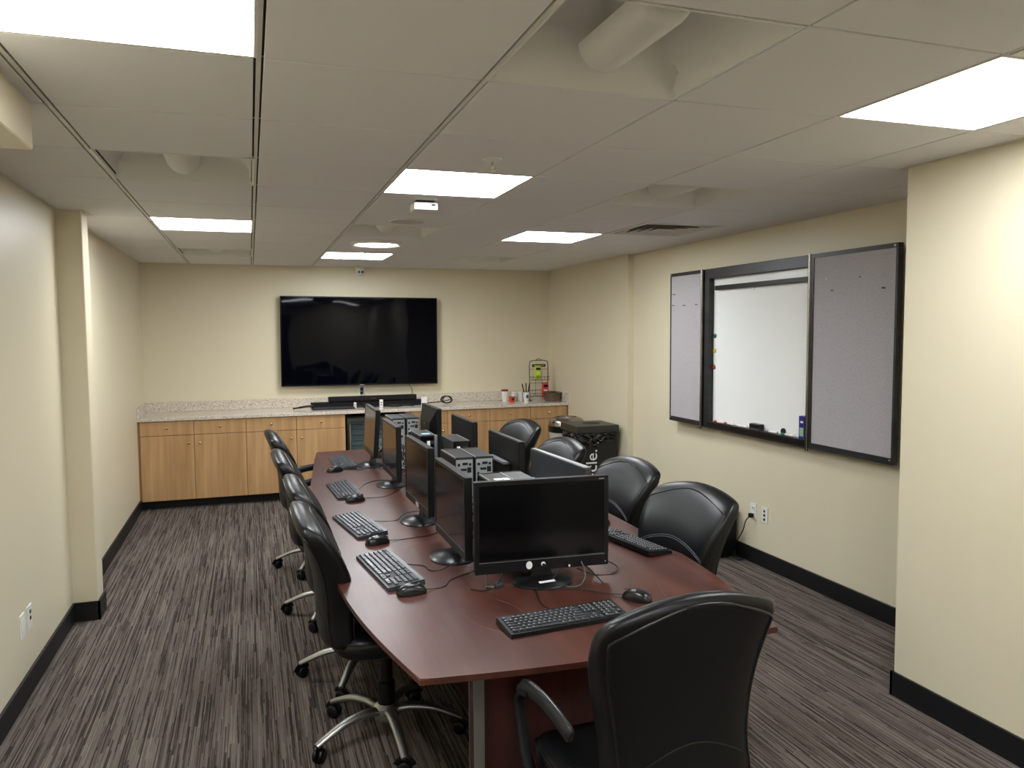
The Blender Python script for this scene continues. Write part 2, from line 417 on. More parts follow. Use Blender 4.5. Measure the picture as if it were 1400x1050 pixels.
# ------------------------------------------------------------------ ceiling fixtures
def frame_ring(m, x0, y0, x1, y1, w, z0, z1):
    m.box(x0, y0, z0, x1, y0 + w, z1); m.box(x0, y1 - w, z0, x1, y1, z1)
    m.box(x0, y0 + w, z0, x0 + w, y1 - w, z1); m.box(x1 - w, y0 + w, z0, x1, y1 - w, z1)
lt = thing('ceiling_light', '', 'ceiling light', group='lit square ceiling panels')
h = T / 2 - 0.004
m = MB(); frame_ring(m, -h, -h, h, h, 0.009, -0.001, 0.03); m.build('frame', M_white, lt)
m = MB(); m.box(-h + 0.008, -h + 0.008, 0.004, h - 0.008, h - 0.008, 0.010); m.build('diffuser', M_light, lt)
LL = {(-1, -1): 'large lit square ceiling panel in the top left corner of the photo, by the soffit', (3, -1): 'lit square ceiling panel nearest the right-hand pillar',
      (1, 2): 'lit square ceiling panel between the sprinkler head and the white ceiling sensor', (-1, 5): 'lit square ceiling panel above the left aisle, right of the left wall column',
      (3, 5): 'lit square ceiling panel to the left of the square air vent', (1, 8): 'farthest lit square ceiling panel, just beyond the round light',
      (1, -4): 'lit square ceiling panel overhead behind the photographer, nearer one', (-1, -7): 'lit square ceiling panel behind the photographer by the left wall',
      (3, -7): 'lit square ceiling panel behind the photographer by the right wall'}
for k, (i, j) in enumerate(lit):
    o = place(lt, LL[(i, j)], ((i + .5) * T, (j + .5) * T, H), 0, k > 0)
    if (i, j) == (3, -1):            # panel turned down so the pillar beside it renders less bright
        for c in o.children:
            if c.name.startswith('diffuser'): c.data = c.data.copy(); c.data.materials[0] = M_light_dim
# unlit fixtures: vaulted trough with a round central lamp basket
def trough(u, v):
    x = (u * 2 - 1) * (h - 0.006); y = (v * 2 - 1) * (h - 0.006)
    ax = 1 - abs(x) / (h - 0.006); fx = math.sqrt(max(0, 1 - (1 - min(1, ax / 0.50)) ** 2))
    ay = (1 - abs(y) / (h - 0.006)) / 0.34; fy = min(1, ay)
    fy = fy * fy * (3 - 2 * fy) if fy < 1 else 1
    return (x, y, 0.135 * min(fx, fy))
dt = thing('recessed_fixture', '', 'ceiling light', group='unlit recessed ceiling fixtures')
m = MB(); m.grid(trough, 41, 41); m.build('reflector_trough', M_troffer, dt, 35)
m = MB(); frame_ring(m, -h, -h, h, h, 0.007, 0.0, 0.012); m.build('frame', M_white, dt)
def basket(u, v):
    L_ = 0.205; R_ = 0.073; a = PI * u
    yy = (v * 2 - 1) * L_; e = max(0, abs(yy) - (L_ - 0.035)) / 0.035; s = math.sqrt(max(0.0, 1 - e * e * 0.98))
    return (math.cos(a) * R_ * (0.45 + .55 * s), yy, 0.085 - math.sin(a) * R_ * s + (1 - s) * 0.02)
m = MB(); g = m.grid(basket, 19, 31); m.build('lamp_basket', M_troffer, dt, 60)
DL = {(1, -1): 'large unlit recessed ceiling fixture with rounded lamp basket, at the top centre of the photo', (-1, 2): 'unlit recessed ceiling fixture above the left aisle, nearest the soffit',
      (3, 2): 'unlit recessed ceiling fixture toward the whiteboard cabinet', (1, 5): 'unlit recessed ceiling fixture just before the round light',
      (-1, 8): 'unlit recessed ceiling fixture near the television wall on the left side', (3, 8): 'unlit recessed ceiling fixture near the television wall on the right side'}
for k, (i, j) in enumerate(dead):
    place(dt, DL[(i, j)], ((i + .5) * T, (j + .5) * T, H), 0, k > 0)
# air vent
vt = thing('air_vent', 'square four-way metal air vent in the ceiling near the whiteboard cabinet', 'air vent', ((4.5) * T, 4.5 * T, H))
m = MB(); frame_ring(m, -h, -h, h, h, 0.045, -0.001, 0.008); m.build('vent_frame', M_grille, vt)
for k in range(4):
    a = h - 0.05 - k * 0.058; m = MB()
    for s in range(4):
        A = Vector((-a, -a, -0.003)); B_ = Vector((a, -a, -0.003)); c2 = a - 0.042
        Cc = Vector((c2, -c2, 0.022)); D = Vector((-c2, -c2, 0.022)); rm = Matrix.Rotation(s * PI / 2, 3, 'Z')
        m.quad(rm @ A, rm @ B_, rm @ Cc, rm @ D)
    o = m.build('louvre_ring', M_grille, vt)
m = MB(); m.box(-h + 0.03, -h + 0.03, 0.05, h - .03, h - .03, 0.06); m.build('vent_box', M_dark, vt)
# small grille at right edge
m = MB(); frame_ring(m, 3 * T + .01, -2 * T + .01, 4 * T - .01, -T - .01, 0.03, H - 0.004, H + .001)
for k in range(26): m.box(3 * T + .045 + k * 0.0205, -2 * T + .04, H - 0.003, 3 * T + .052 + k * 0.0205, -T - .04, H + .001)
tag(m.build('return_grille', M_grille), 'slotted return air grille at the right edge of the photo beside a lit panel', 'air vent')
# sensor
sn = thing('ceiling_sensor', 'white box-shaped sensor hanging under the ceiling beyond the middle lit panel', 'sensor', (0.875, 2.04, H))
m = MB(); m.box(-.065, -.06, -.052, .065, .06, -.012, .006, 2); m.build('housing', M_white, sn)
m = MB(); m.box(-.05, -.045, -.013, .05, .045, 0.001); m.build('mounting_plate', M_dark, sn)
m = MB(); m.box(.03, -.0605, -.03, .05, -.0595, -.022); m.build('indicator', M_dark, sn)
sp_ = thing('ceiling_speaker', 'flat round grey speaker flush in the ceiling between sensor and unlit fixture', 'speaker', (0.93, 2.78, H))
m = MB(); m.lathe([(0.118, 0.0), (0.118, -0.006), (0.108, -0.009), (0.108, 0)], seg=40); m.build('rim', M_white, sp_, 40)
m = MB(); m.lathe([(0.107, 0), (0.107, -0.007), (0.05, -0.011), (0.002, -0.012)], seg=40); m.build('grille', M_speaker, sp_, 40)
rl = thing('round_light', 'round lit ceiling light with a metal rim beyond the unlit fixture', 'ceiling light', (0.925, 4.03, H))
m = MB(); m.lathe([(0.20, 0.001), (0.205, -0.014), (0.185, -0.026), (0.165, -0.018), (0.165, 0)], seg=48); m.build('rim', M_white, rl, 40)
m = MB(); m.lathe([(0.164, -0.004), (0.164, -0.018), (0.1, -0.026), (0.003, -0.028)], seg=48); m.build('diffuser', M_light, rl, 40)
def sprinkler(x, y, label):
    t = thing('sprinkler_head', label, 'sprinkler', (x, y, H), group='ceiling sprinklers')
    m = MB(); m.lathe([(0.04, 0.001), (0.04, -0.004), (0.03, -0.009), (0.012, -0.010)], seg=24); m.build('escutcheon', M_white, t, 40)
    m = MB(); m.cyl((0, 0, -.008), (0, 0, -.028), .006, .006, 10); m.tube([(-.006, 0, -.026), (-.011, 0, -.036), (-.003, 0, -.046)], .002, 6); m.tube([(.006, 0, -.026), (.011, 0, -.036), (.003, 0, -.046)], .002, 6); m.build('nozzle', M_chrome, t, 40)
    m = MB(); m.lathe([(0.001, -.046), (0.014, -.046), (0.014, -.0485), (0.001, -.0485)], seg=16); m.build('deflector', M_chrome, t, 40)
sprinkler(0.924, 0.94, 'small chrome sprinkler head in front of the middle lit ceiling panel')
sprinkler(0.93, 4.72, 'small sprinkler head before the farthest lit ceiling panel')
sc = thing('security_camera', 'small white twin-lens security camera at the top of the television wall', 'camera', (1.105, W, H))
m = MB(); m.box(-.05, -.075, -.022, .05, -.001, -.0005, .008, 2); m.build('bracket', M_white, sc, 40)
m = MB(); m.lathe([(.044, .02), (.048, 0), (.044, -.03), (.03, -.05), (.012, -.06), (.001, -.062)], (0, -.055, -.032), seg=24); m.build('housing', M_white, sc, 50)
for s in (-1, 1):
    m = MB(); m.lathe([(.012, 0), (.012, -.008), (.001, -.010)], (s * .017, -.092, -.06), seg=14, axis='y'); m.build('lens', M_gloss, sc, 40)

# ------------------------------------------------------------------ television wall and counter
tv = thing('television', 'large flat black wall-mounted television above the counter', 'television', (1.10, W - 0.012, 1.59), 0)
tv.rotation_euler = (0, R(0.4), 0)
m = MB(); m.box(-.84, -.065, -.477, .84, -.03, .477, .006, 2); m.build('case', M_black, tv)
m = MB(); m.box(-.828, -.0675, -.462, .828, -.0655, .466); m.build('screen', M_tv, tv)
m = MB(); frame_ring(m, -.84, -.477, .84, .477, .011, 0, .004)
o = m.build('bezel', M_gloss, tv); o.rotation_euler = (PI / 2, 0, 0); o.location = (0, -.0655, 0)
m = MB(); m.box(-.022, -.0705, -.4755, .022, -.0685, -.470); m.build('logo', M_legend, tv)
m = MB(); m.box(-.25, -.032, -.2, .25, .0115, .2); m.build('wall_bracket', M_dark, tv)
for k in range(3):
    pass
wo = thing('wall_outlet', 'white wall outlet with a black plug just below the television', 'outlet', (1.103, W, 1.05))
def plate(t, w=.035, hh=.057, y=-.006):
    m = MB(); m.box(-w, y, -hh, w, 0, hh, .002, 2); return m.build('cover_plate', M_white, t)
plate(wo)
m = MB(); m.box(-.017, -.03, -.004, .017, -.006, .034, .004, 2); m.build('plug', M_black, wo)
m = MB(); m.box(-.017, -.028, -.042, .013, -.006, -.012, .004, 2); m.build('plug', M_black, wo)
m = MB(); m.tube(bez([(0, -.03, .01), (.015, -.05, -.02), (.03, -.045, -.07), (.06, -.05, -.11), (.085, -.06, -.158)]), .003, 6)
m.build('power_cord', M_cable, wo, 60)
m = MB(); m.tube(bez([(.50, -.02, -.46), (.56, -.01, -.53), (.555, -.02, -.61), (.50, -.05, -.69)]), .0028, 6)
m.build('cable', M_cable, tv, 60)

HC = 0.888; YF = 5.81
ct = thing('worktop', 'long beige speckled stone worktop along the television wall', 'countertop', (0, 0, 0))
m = MB(); m.box(XL + .001, YF - .02, HC - .032, XRF - .001, W - .001, HC, .003, 2); m.build('slab', M_counter, ct)
m = MB(); m.box(XL + .001, W - .02, HC, XRF - .001, W - .001, HC + .100, .002, 1); m.build('backsplash', M_counter, ct)
m = MB(); m.box(XL + .001, YF - .01, HC, XL + .02, W - .02, HC + .1, .002, 1); m.build('side_splash', M_counter, ct)
m = MB(); m.box(XRF - .02, YF - .01, HC, XRF - .001, W - .02, HC + .1, .002, 1); m.build('side_splash', M_counter, ct)
CU = [(-1.053, -.579, 1, 'leftmost wooden base cabinet against the left wall'), (-.579, -.104, -1, 'wooden base cabinet second from the left wall'),
      (-.104, .373, 1, 'wooden base cabinet third from the left wall, partly behind the farthest left chair'), (.373, .855, -1, 'wooden base cabinet just left of the beverage cooler'),
      (1.475, 1.925, 1, 'wooden base cabinet just right of the beverage cooler, behind the monitors'), (1.925, 2.398, -1, 'wooden base cabinet third from the right wall'),
      (2.398, 2.866, 1, 'wooden base cabinet second from the right wall'), (2.866, 3.300, -1, 'rightmost wooden base cabinet, behind the steel waste bin')]
def knob(m):
    m.lathe([(.004, 0), (.004, -.012), (.0115, -.016), (.0125, -.022), (.009, -.027), (.001, -.028)], seg=16, axis='y')
for x0, x1, sd, lab in CU:
    c = thing('base_cabinet', lab, 'cabinet', (x0, YF, 0), 0, 'wooden base cabinets')
    w = x1 - x0
    m = MB(); m.box(.0005, .02, .09, w - .0005, W - YF - .002, HC - .033); m.build('carcass', M_cabedge, c)
    m = MB(); m.box(.0022, 0, .718, w - .0022, .0195, .852, .001, 1); d = m.build('drawer', M_cab, c)
    m = MB(); knob(m); m.build('knob', M_brass, d, 50, (w / 2, 0, .786))
    m = MB(); m.box(.0022, 0, .092, w - .0022, .0195, .7135, .001, 1); d = m.build('door', M_cab, c)
    m = MB(); knob(m); m.build('knob', M_brass, d, 50, ((w - .05) if sd > 0 else .05, 0, .636))
m = MB(); m.box(XL, YF + .11, 0, .858, YF + .16, .09); m.box(1.472, YF + .11, 0, XRF, YF + .16, .09); struct(m.build('baseboard_back', M_base))
m = MB(); m.box(XL, YF + .0, .09, XL + .0165, W - .01, HC - .033); struct(m.build('trim_2', M_cabedge))
m = MB(); m.box(3.3005, YF, .09, XRF, W - .01, HC - .033); struct(m.build('trim_3', M_cabedge))
# beverage cooler
bc = thing('beverage_cooler', 'glass-door beverage cooler built in under the middle of the worktop', 'refrigerator', (1.165, YF + .01, 0))
m = MB(); m.box(-.295, .03, .02, -.28, .55, .82); m.box(.28, .03, .02, .295, .55, .82); m.box(-.28, .54, .02, .28, .55, .82); m.box(-.28, .03, .81, .28, .54, .82); m.box(-.28, .03, .02, .28, .54, .10); m.build('case', M_blackmat, bc)
m = MB()
frame_ring(m, -.29, .11, .29, .805, .028, 0, .03)
dd = m.build('door', M_steel, bc); dd.rotation_euler = (PI / 2, 0, 0); dd.location = (0, .028, 0)
m = MB(); m.box(-.262, .006, .138, .262, .010, .777); m.build('glass_pane', M_glass, bc)
m = MB(); m.cyl((-.262, -.032, .17), (-.262, -.032, .75), .008, .008, 12); m.cyl((-.262, -.032, .2), (-.262, 0, .2), .005, .005, 8); m.cyl((-.262, -.032, .72), (-.262, 0, .72), .005, .005, 8); m.build('handle', M_chrome, bc, 40)
m = MB(); m.box(-.279, .50, .101, .279, .538, .809); m.box(-.2795, .045, .101, -.272, .50, .809); m.box(.272, .045, .101, .2795, .50, .809); m.box(-.272, .045, .101, .272, .50, .108)
m.build('liner', mat('cooler_liner', rgb(205, 218, 222), .5), bc)
for k in range(5):
    z = .22 + k * .115; m = MB()
    m.cyl((-.275, .045, z), (.275, .045, z), .006, .006, 8); m.cyl((-.275, .5, z), (.275, .5, z), .004, .004, 8)
    for q in range(19): m.cyl((-.265 + q * .0295, .045, z), (-.265 + q * .0295, .5, z), .0018, .0018, 5)
    m.build('shelf', M_chrome, bc, 40)
# items on the counter, left to right
sb = thing('soundbar', 'long black soundbar on the worktop below the television', 'speaker', (1.197, 6.20, .942))
m = MB(); m.box(-.472, -.035, .010, .472, .035, .062, .006, 2); m.build('body', M_blackmat, sb)
m = MB(); m.box(-.462, -.038, .014, .462, -.0345, .058, .002, 1); m.build('grille', M_black, sb)
m = MB(); m.box(-.03, -.0395, .032, .03, -.0375, .040); m.build('logo', mat('dim_logo', rgb(90, 60, 55), .5), sb)
for s in (-1, 1):
    m = MB(); m.box(s * .36 - .04, -.03, 0, s * .36 + .04, .03, .0105); m.build('foot', M_black, sb)
m = MB(); m.box(.55, 6.13, HC, 1.78, 6.30, .925, .003, 1); m.box(.55, 6.128, .925, 1.78, 6.15, .9415); m.box(.55, 6.28, .925, 1.78, 6.30, .9415)
tag(m.build('equipment_tray', M_blackmat), 'long flat dark tray lying on the worktop under the soundbar', 'tray')
rm = thing('remote_keyboard', 'slim black keyboard lying on the worktop at the left of the soundbar', 'keyboard', (.765, 6.03, HC), R(-1))
m = MB(); m.box(-.215, -.06, 0, .215, .06, .016, .004, 2); m.build('body', M_black, rm)
m = MB()
for rr in range(5):
    for q in range(18): m.box(-.205 + q * .0228, -.052 + rr * .021, .016, -.186 + q * .0228, -.035 + rr * .021, .021)
m.build('key_block', M_key, rm)
m = MB(); m.tube(bez([(.36, 6.12, HC + .012), (.42, 6.10, HC + .022), (.50, 6.10, HC + .032), (.575, 6.105, HC + .03), (.60, 6.12, HC + .022)]), [.010] * 10 + [.014] * 20 + [.012] * 11, 10, flat=(1.3, .8))
tag(m.build('handset', M_black, None, 50), 'curved black handset lying on the worktop at the far left of the soundbar', 'handset')
def wbox(name, x, y, w, d, hh, mm, label, cat, dark=False, group=None):
    t = thing(name, label, cat, (x, y, HC), 0, group)
    m = MB(); m.box(-w / 2, -d / 2, 0, w / 2, d / 2, hh, .002, 1); m.build('body', mm, t)
    if dark:
        m = MB(); m.box(-w * .2, -d / 2 - .0008, hh * .3, w * .2, -d / 2, hh * .42); m.build('socket', M_dark, t)
        m = MB(); m.box(-w * .2, -d / 2 - .0008, hh * .58, w * .2, -d / 2, hh * .7); m.build('socket', M_dark, t)
    return t
wbox('power_adapter', .985, 6.05, .026, .03, .062, M_white, 'small white adapter standing beside the slim keyboard on the worktop', 'adapter', True)
wbox('power_adapter', 1.255, 6.01, .035, .03, .085, M_white, 'white upright adapter with two dark sockets in front of the soundbar', 'adapter', True)
wbox('paper_box', 1.70, 5.93, .055, .05, .105, M_cup, 'small plain white box at the front edge of the worktop, right of the soundbar', 'box')
wbox('small_switch_box', 1.10, 6.06, .055, .05, .048, M_blackmat, 'small black device between two white adapters on the worktop', 'device')
wbox('hub_box', 1.40, 6.06, .10, .05, .03, M_blackmat, 'flat black device in front of the right half of the soundbar', 'device')
m = MB()
for k in range(3):
    random.seed(20 + k)
    pts = [(1.0 + q * .075, 5.99 + random.uniform(-.02, .05), HC + .006 + random.random() * .02) for q in range(9)]
    m.tube(bez(pts, 6), .003, 6)
tag(m.build('loose_cables', M_cable, None, 60), 'tangle of thin black cables lying in front of the soundbar', 'cables', kind='stuff')
m = MB()
pts = [(1.74, 6.12, HC + .02), (1.84, 6.12, HC + .025), (1.93, 6.13, HC + .03)]
for k in range(26):
    a = k * PI / 4.2; pts.append((1.985 + .055 * math.cos(a) + .001 * k, 6.13 + .02 * math.sin(a * .7), HC + .05 + .038 * math.sin(a)))
m.tube(bez(pts, 4), .0055, 7)
tag(m.build('coiled_cable', M_cable, None, 60), 'coiled black power cable on the worktop at the right of the soundbar', 'cable')
# cups
def cup(x, y, r0, r1, hh, mm, label, lid=None, band=None):
    t = thing('paper_cup', label, 'cup', (x, y, HC))
    m = MB(); m.lathe([(r0, 0), (r1, hh), (r1 + .0015, hh + .001), (r1 - .002, hh + .001), (r0 - .002, .004), (.001, .004)], seg=24); m.build('body', mm, t, 40)
    if lid:
        m = MB(); m.lathe([(r1 + .003, hh - .004), (r1 + .003, hh + .006), (r1 - .004, hh + .014), (.001, hh + .014)], seg=24); m.build('lid', lid, t, 40)
    if band:
        rm_ = r0 + (r1 - r0) * .55
        m = MB(); m.box(-.014, -rm_ - .0025, hh * .38, .014, -rm_ + .006, hh * .74); m.build('printed_band', band, t)
    return t
cup(2.68, 6.15, .030, .040, .125, M_cup, 'tall white cup with a dark red lid on the worktop', M_darkred)
cup(2.735, 6.06, .030, .036, .062, M_cupred, 'short red cup in front of the white cups on the worktop', None, M_dark)
cup(2.79, 6.17, .028, .038, .105, M_cup, 'plain white cup just behind and right of the short red cup')
cup(2.885, 6.20, .028, .036, .105, M_cup, 'plain white cup behind the cup of black stirrers')
pc = cup(2.915, 6.08, .027, .037, .105, M_cup, 'white printed cup holding black plastic utensils', None, mat('blue_grey_print', rgb(70, 74, 96), .5))
for k, (dx, dy, l) in enumerate(((-.028, .0, .0), (-.002, .0, .008), (.022, 0, .004))):
    t = thing('plastic_utensil', ('leftmost', 'middle', 'rightmost')[k] + ' of the three black plastic utensils standing in the printed cup', 'utensil', (2.915 + dx * .4, 6.08, HC + .012), 0, 'black utensils in the cup')
    m = MB(); m.tube([(0, 0, 0), (dx * .9, 0, .13 + l)], .006, 6); m.build('stem', M_black, t)
    m = MB(); m.tube([(dx * .85, 0, .12 + l), (dx * 1.2, 0, .165 + l), (dx * 1.35, 0, .19 + l)], [.007, .011, .008], 8, flat=(1, .6)); m.build('handle', M_black, t, 50)
# wire rack
wr = thing('wire_rack', 'tall dark wire snack rack with a small sign on the worktop corner', 'rack', (3.10, 6.17, HC))
m = MB(); rw = .112
m.tube(bez([(-rw, 0, .015), (-rw, .0, .2), (-rw, 0, .42), (-rw + .025, 0, .455), (0, 0, .462), (rw - .025, 0, .455), (rw, 0, .42), (rw, 0, .2), (rw, 0, .015)]), .0045, 8)
m.tube(bez([(-.035, 0, .46), (-.02, 0, .475), (0, 0, .48), (.02, 0, .475), (.035, 0, .46)]), .0035, 6)
m.build('frame', M_wire, wr, 50)
m = MB()
for z in (.05, .12, .2, .27, .36): m.cyl((-rw, 0, z), (rw, 0, z), .0025, .0025, 6)
for x in (-.04, .04): m.cyl((x, 0, .05), (x, 0, .36), .002, .002, 6)
m.build('crossbars', M_wire, wr, 50)
for nm, z in (('basket', .24), ('basket', .05)):
    m = MB()
    for zz in (z, z + .035):
        m.tube([(-rw, 0, zz), (-rw, -.07, zz), (rw, -.07, zz), (rw, 0, zz)], .0025, 6)
    for x in (-.09, -.045, 0, .045, .09): m.tube([(x, 0, z), (x, -.07, z), (x, -.07, z + .035)], .0018, 5)
    m.build(nm, M_wire, wr, 50)
for s in (-1, 1):
    m = MB(); m.tube([(s * rw, .02, .004), (s * rw, -.08, .004)], .004, 8); m.tube([(s * rw, 0, .004), (s * rw, 0, .03)], .004, 8); m.build('foot', M_wire, wr)
m = MB(); m.box(-.082, -.008, .385, .082, -.003, .418, .003, 2); sg = m.build('sign', M_dark, wr)
text_obj('sign_lettering', 'BREAK ROOM', .02, mat('sign_cream', rgb(170, 150, 120), .5), sg, (-.066, -.0085, .394), (PI / 2, 0, 0)) if False else None
m = MB()
for q in range(11): m.box(-.066 + q * .0122, -.0092, .396, -.058 + q * .0122, -.008, .409)
m.build('sign_lettering', mat('sign_cream', rgb(170, 150, 120), .5), sg)
def packet(x, z, w, hh, mm, label, extra):
    t = thing('snack_packet', label, 'packet', (x, 6.17 - .035, z))
    def f(u, v):
        a = u * 2 * PI; px = math.cos(a); py = math.sin(a); b = math.sin(PI * min(1, max(0, v))) ** .5
        return (math.copysign(abs(px) ** .5, px) * w / 2 * (1 - .06 * b), math.copysign(abs(py) ** .8, py) * .022 * b + .0005 * py, v * hh)
    m = MB(); m.grid(f, 24, 14, True); m.build('pouch', mm, t, 60)
    for nm, z0, z1, xw, m2 in extra:
        m = MB(); m.box(-w * xw, -.0235, hh * z0, w * xw, -.0165, hh * z1, .002, 1); m.build(nm, m2, t)
packet(3.075, HC + .245, .075, .155, M_lime, 'lime green snack packet hanging in the upper part of the wire rack', [('brand_panel', .70, .86, .36, M_dark), ('white_panel', .3, .62, .30, mat('lime_light', rgb(205, 225, 90), .5))])
packet(3.165, HC + .035, .085, .165, mat('red_foil', rgb(205, 52, 48), .35, noise=.1, nscale=30), 'red snack packet in the lower right part of the wire rack', [('brand_panel', .72, .9, .30, M_dark), ('white_panel', .45, .55, .26, M_cup)])
bk = thing('wicker_basket', 'brown woven wicker basket in the right corner of the worktop', 'basket', (3.215, 6.03, HC), R(4))
def basket_f(u, v):
    a = u * 2 * PI; w0 = .072 + .012 * v; d0 = .10 + .012 * v
    px, py = math.cos(a), math.sin(a); n = 3.2
    rr = (abs(px) ** n + abs(py) ** n) ** (-1 / n)
    bump_ = .0028 * math.sin(v * 44) * math.cos(a * 26)
    return (px * rr * (w0 + bump_), py * rr * (d0 + bump_), v * .098)
m = MB(); g = m.grid(basket_f, 110, 40, True); m.bm.faces.new(g[0]); m.build('woven_body', M_wicker, bk, 60)
m = MB()
for off in (0, PI):
    pts = []
    for k in range(121):
        a = k / 120 * 2 * PI; q = basket_f(k / 120, 1.0); pts.append((q[0] * .99, q[1] * .99, .098 + .004 * math.sin(a * 30 + off)))
    m.tube(pts, .0035, 6)
m.build('rim', M_wicker, bk, 60)
m = MB(); m.box(-.06, -.085, .05, .06, .085, .055); m.build('lining', M_dark, bk)

# ------------------------------------------------------------------ bins
sbn = thing('steel_waste_bin', 'round waste bin with a domed stainless steel top behind the black recycling bin', 'bin', (3.09, 5.32, 0))
m = MB(); m.lathe([(.135, 0), (.14, .01), (.185, .64), (.185, .645), (.001, .645)], seg=40); m.build('body', M_bingrey, sbn, 40)
m = MB(); m.lathe([(.19, .632), (.196, .64), (.196, .695), (.19, .70)], seg=40, cap=False); m.build('band', M_gloss, sbn, 40)
m = MB(); m.lathe([(.189, .698), (.186, .735), (.168, .765), (.13, .782), (.105, .786), (.105, .776), (.098, .74)], seg=40, cap=False); m.build('domed_top', M_steel, sbn, 50)
m = MB(); m.lathe([(.099, .742), (.001, .742)], seg=30, cap=False); m.build('opening', M_dark, sbn)
m = MB(); m.box(-.05, -.182, .52, .03, -.17, .60); m.build('printed_notice', M_binwhite, sbn)
rb = thing('recycling_bin', 'black square recycling bin with lid, bag and white lettering by the right wall', 'bin', (3.05, 4.655, 0))
a0, a1 = .205, .19
m = MB()
def ringsq(w, d, z, n=1): return [m.bm.verts.new(q) for q in ((-w, -d, z), (w, -d, z), (w, d, z), (-w, d, z))]
m.loft([ringsq(.17, .155, 0), ringsq(.205, .188, .70)]); m.build('body', M_bin, rb)
m = MB(); m.box(-.218, -.205, .722, .218, .205, .790, .008, 2)
lid = m.build('lid', M_lid, rb)
m = MB(); m.lathe([(.088, .7905), (.088, .7915), (.001, .7915)], (.02, 0, 0), seg=30, sy=.8); m.build('opening', M_dark, lid)
m = MB(); m.tube([(.02 + .09 * math.cos(k * PI / 15), .072 * math.sin(k * PI / 15), .791) for k in range(31)], .004, 6); m.build('opening_rim', M_lid, lid, 50)
def bagf(u, v):
    a = u * 2 * PI; n = 7; px, py = math.cos(a), math.sin(a); rr = (abs(px) ** n + abs(py) ** n) ** (-1 / n)
    ww = .209 + .010 * math.sin(v * PI) + .010 * math.sin(v * 13 + 3 * math.sin(a * 4) + a * 2) * math.sin(v * PI * .9) + .006 * math.sin(a * 23 - v * 11 + 2 * math.sin(v * 7)) * math.sin(v * PI)
    return (px * rr * ww, py * rr * (ww - .016), .73 - v * (.115 + .03 * math.sin(a * 3 + .8) + .012 * math.sin(a * 11)))
m = MB(); m.grid(bagf, 260, 26, True); m.build('bin_bag', M_bag, rb, 80)
text_obj('lettering', 'recycle.', .165, M_binwhite, rb, (.055, -.172, -.02 + .02), (R(86.9), R(-90), 0)).location = (.03, -.1835, .05)
# the lettering plane leans with the tapered front of the bin
lo = [c for c in rb.children if c.name.startswith('lettering')][0]
mm_ = Matrix(((0, -1, 0), (-0.0471, 0, -0.9989), (0.9989, 0, -0.0471)))
lo.rotation_euler = mm_.to_euler(); lo.location = (-.002, -.1590, .055)
m = MB(); m.lathe([(.012, 0), (.012, -.0012), (.001, -.0013)], (.0, -.1915, .60), seg=16, axis='y'); m.build('dot', M_binwhite, rb)

# floor box by the wall
fb = thing('floor_computer', 'black computer tower standing on the floor against the right wall behind a chair', 'computer', (3.24, 2.84, 0))
m = MB(); m.box(-.1, -.17, .005, .105, .17, .385, .004, 2); m.build('case', M_black, fb)
m = MB()
for k in range(3): m.box(-.1015, -.15, .27 + k * .035, -.0995, .15, .278 + k * .035)
m.build('vent_slots', M_grey, fb)
for s in (-1, 1):
    m = MB(); m.box(-.09, s * .15 - .01, 0, .09, s * .15 + .01, .006); m.build('foot', M_blackmat, fb)
m = MB(); m.box(-.03, -.1712, .18, .0, -.1700, .20); m.build('tag', M_binwhite, fb)

# ------------------------------------------------------------------ outlets on side walls
def side_outlet(name, label, x, y, z, facing, kind, group):
    t = thing(name, label, 'outlet', (x, y, z), R(90) if facing > 0 else R(-90), group)
    plate(t)
    if kind == 'duplex':
        for s in (-1, 1):
            m = MB(); m.box(-.014, -.0085, s * .024 - .014, .014, -.0055, s * .024 + .014, .003, 2); c = m.build('socket', M_white, t)
            m = MB(); m.box(-.006, -.0092, s * .024 - .004, -.004, -.0082, s * .024 + .006); m.box(.004, -.0092, s * .024 - .004, .006, -.0082, s * .024 + .006); m.build('slots', M_dark, c)
    elif kind == 'data':
        for k in range(3 if facing < 0 else 2):
            m = MB(); m.box(-.009, -.0085, .018 - k * .03, .009, -.0055, .034 - k * .03); m.build('data_port', M_dark if k else M_grey, t)
    else:
        m = MB(); m.box(-.016, -.0085, -.033, .016, -.0055, .033, .001, 1); m.build('insert', M_cup, t)
side_outlet('wall_outlet', 'white blank-insert wall plate on the near left wall, nearer the camera of two', XL, 1.85, .35, 1, 'blank', 'wall plates on the left wall')
side_outlet('data_outlet', 'white data wall plate on the near left wall, farther of two', XL, 1.97, .352, 1, 'data', 'wall plates on the left wall')
side_outlet('wall_outlet', 'white power outlet with a black plug on the right wall below the whiteboard', XR, 2.51, .378, -1, 'duplex', 'wall plates on the right wall')
side_outlet('data_outlet', 'white data wall plate on the right wall, right of the plugged-in power outlet', XR, 2.38, .378, -1, 'data', 'wall plates on the right wall')
pl = thing('plug_and_cord', 'black plug and cord hanging from the right wall outlet to the carpet', 'power cord', (XR, 2.51, .35))
m = MB(); m.box(-.038, -.014, -.018, -.009, .014, .012, .004, 2); m.build('plug', M_black, pl)
m = MB(); m.tube(bez([(-.035, 0, -.01), (-.045, .03, -.05), (-.04, .07, -.13), (-.03, .13, -.2), (-.045, .165, -.26), (-.05, .15, -.33), (-.08, .10, -.345), (-.05, .06, -.344), (-.03, .12, -.343), (-.08, .17, -.344)]), .004, 7); m.build('cord', M_cable, pl, 60)

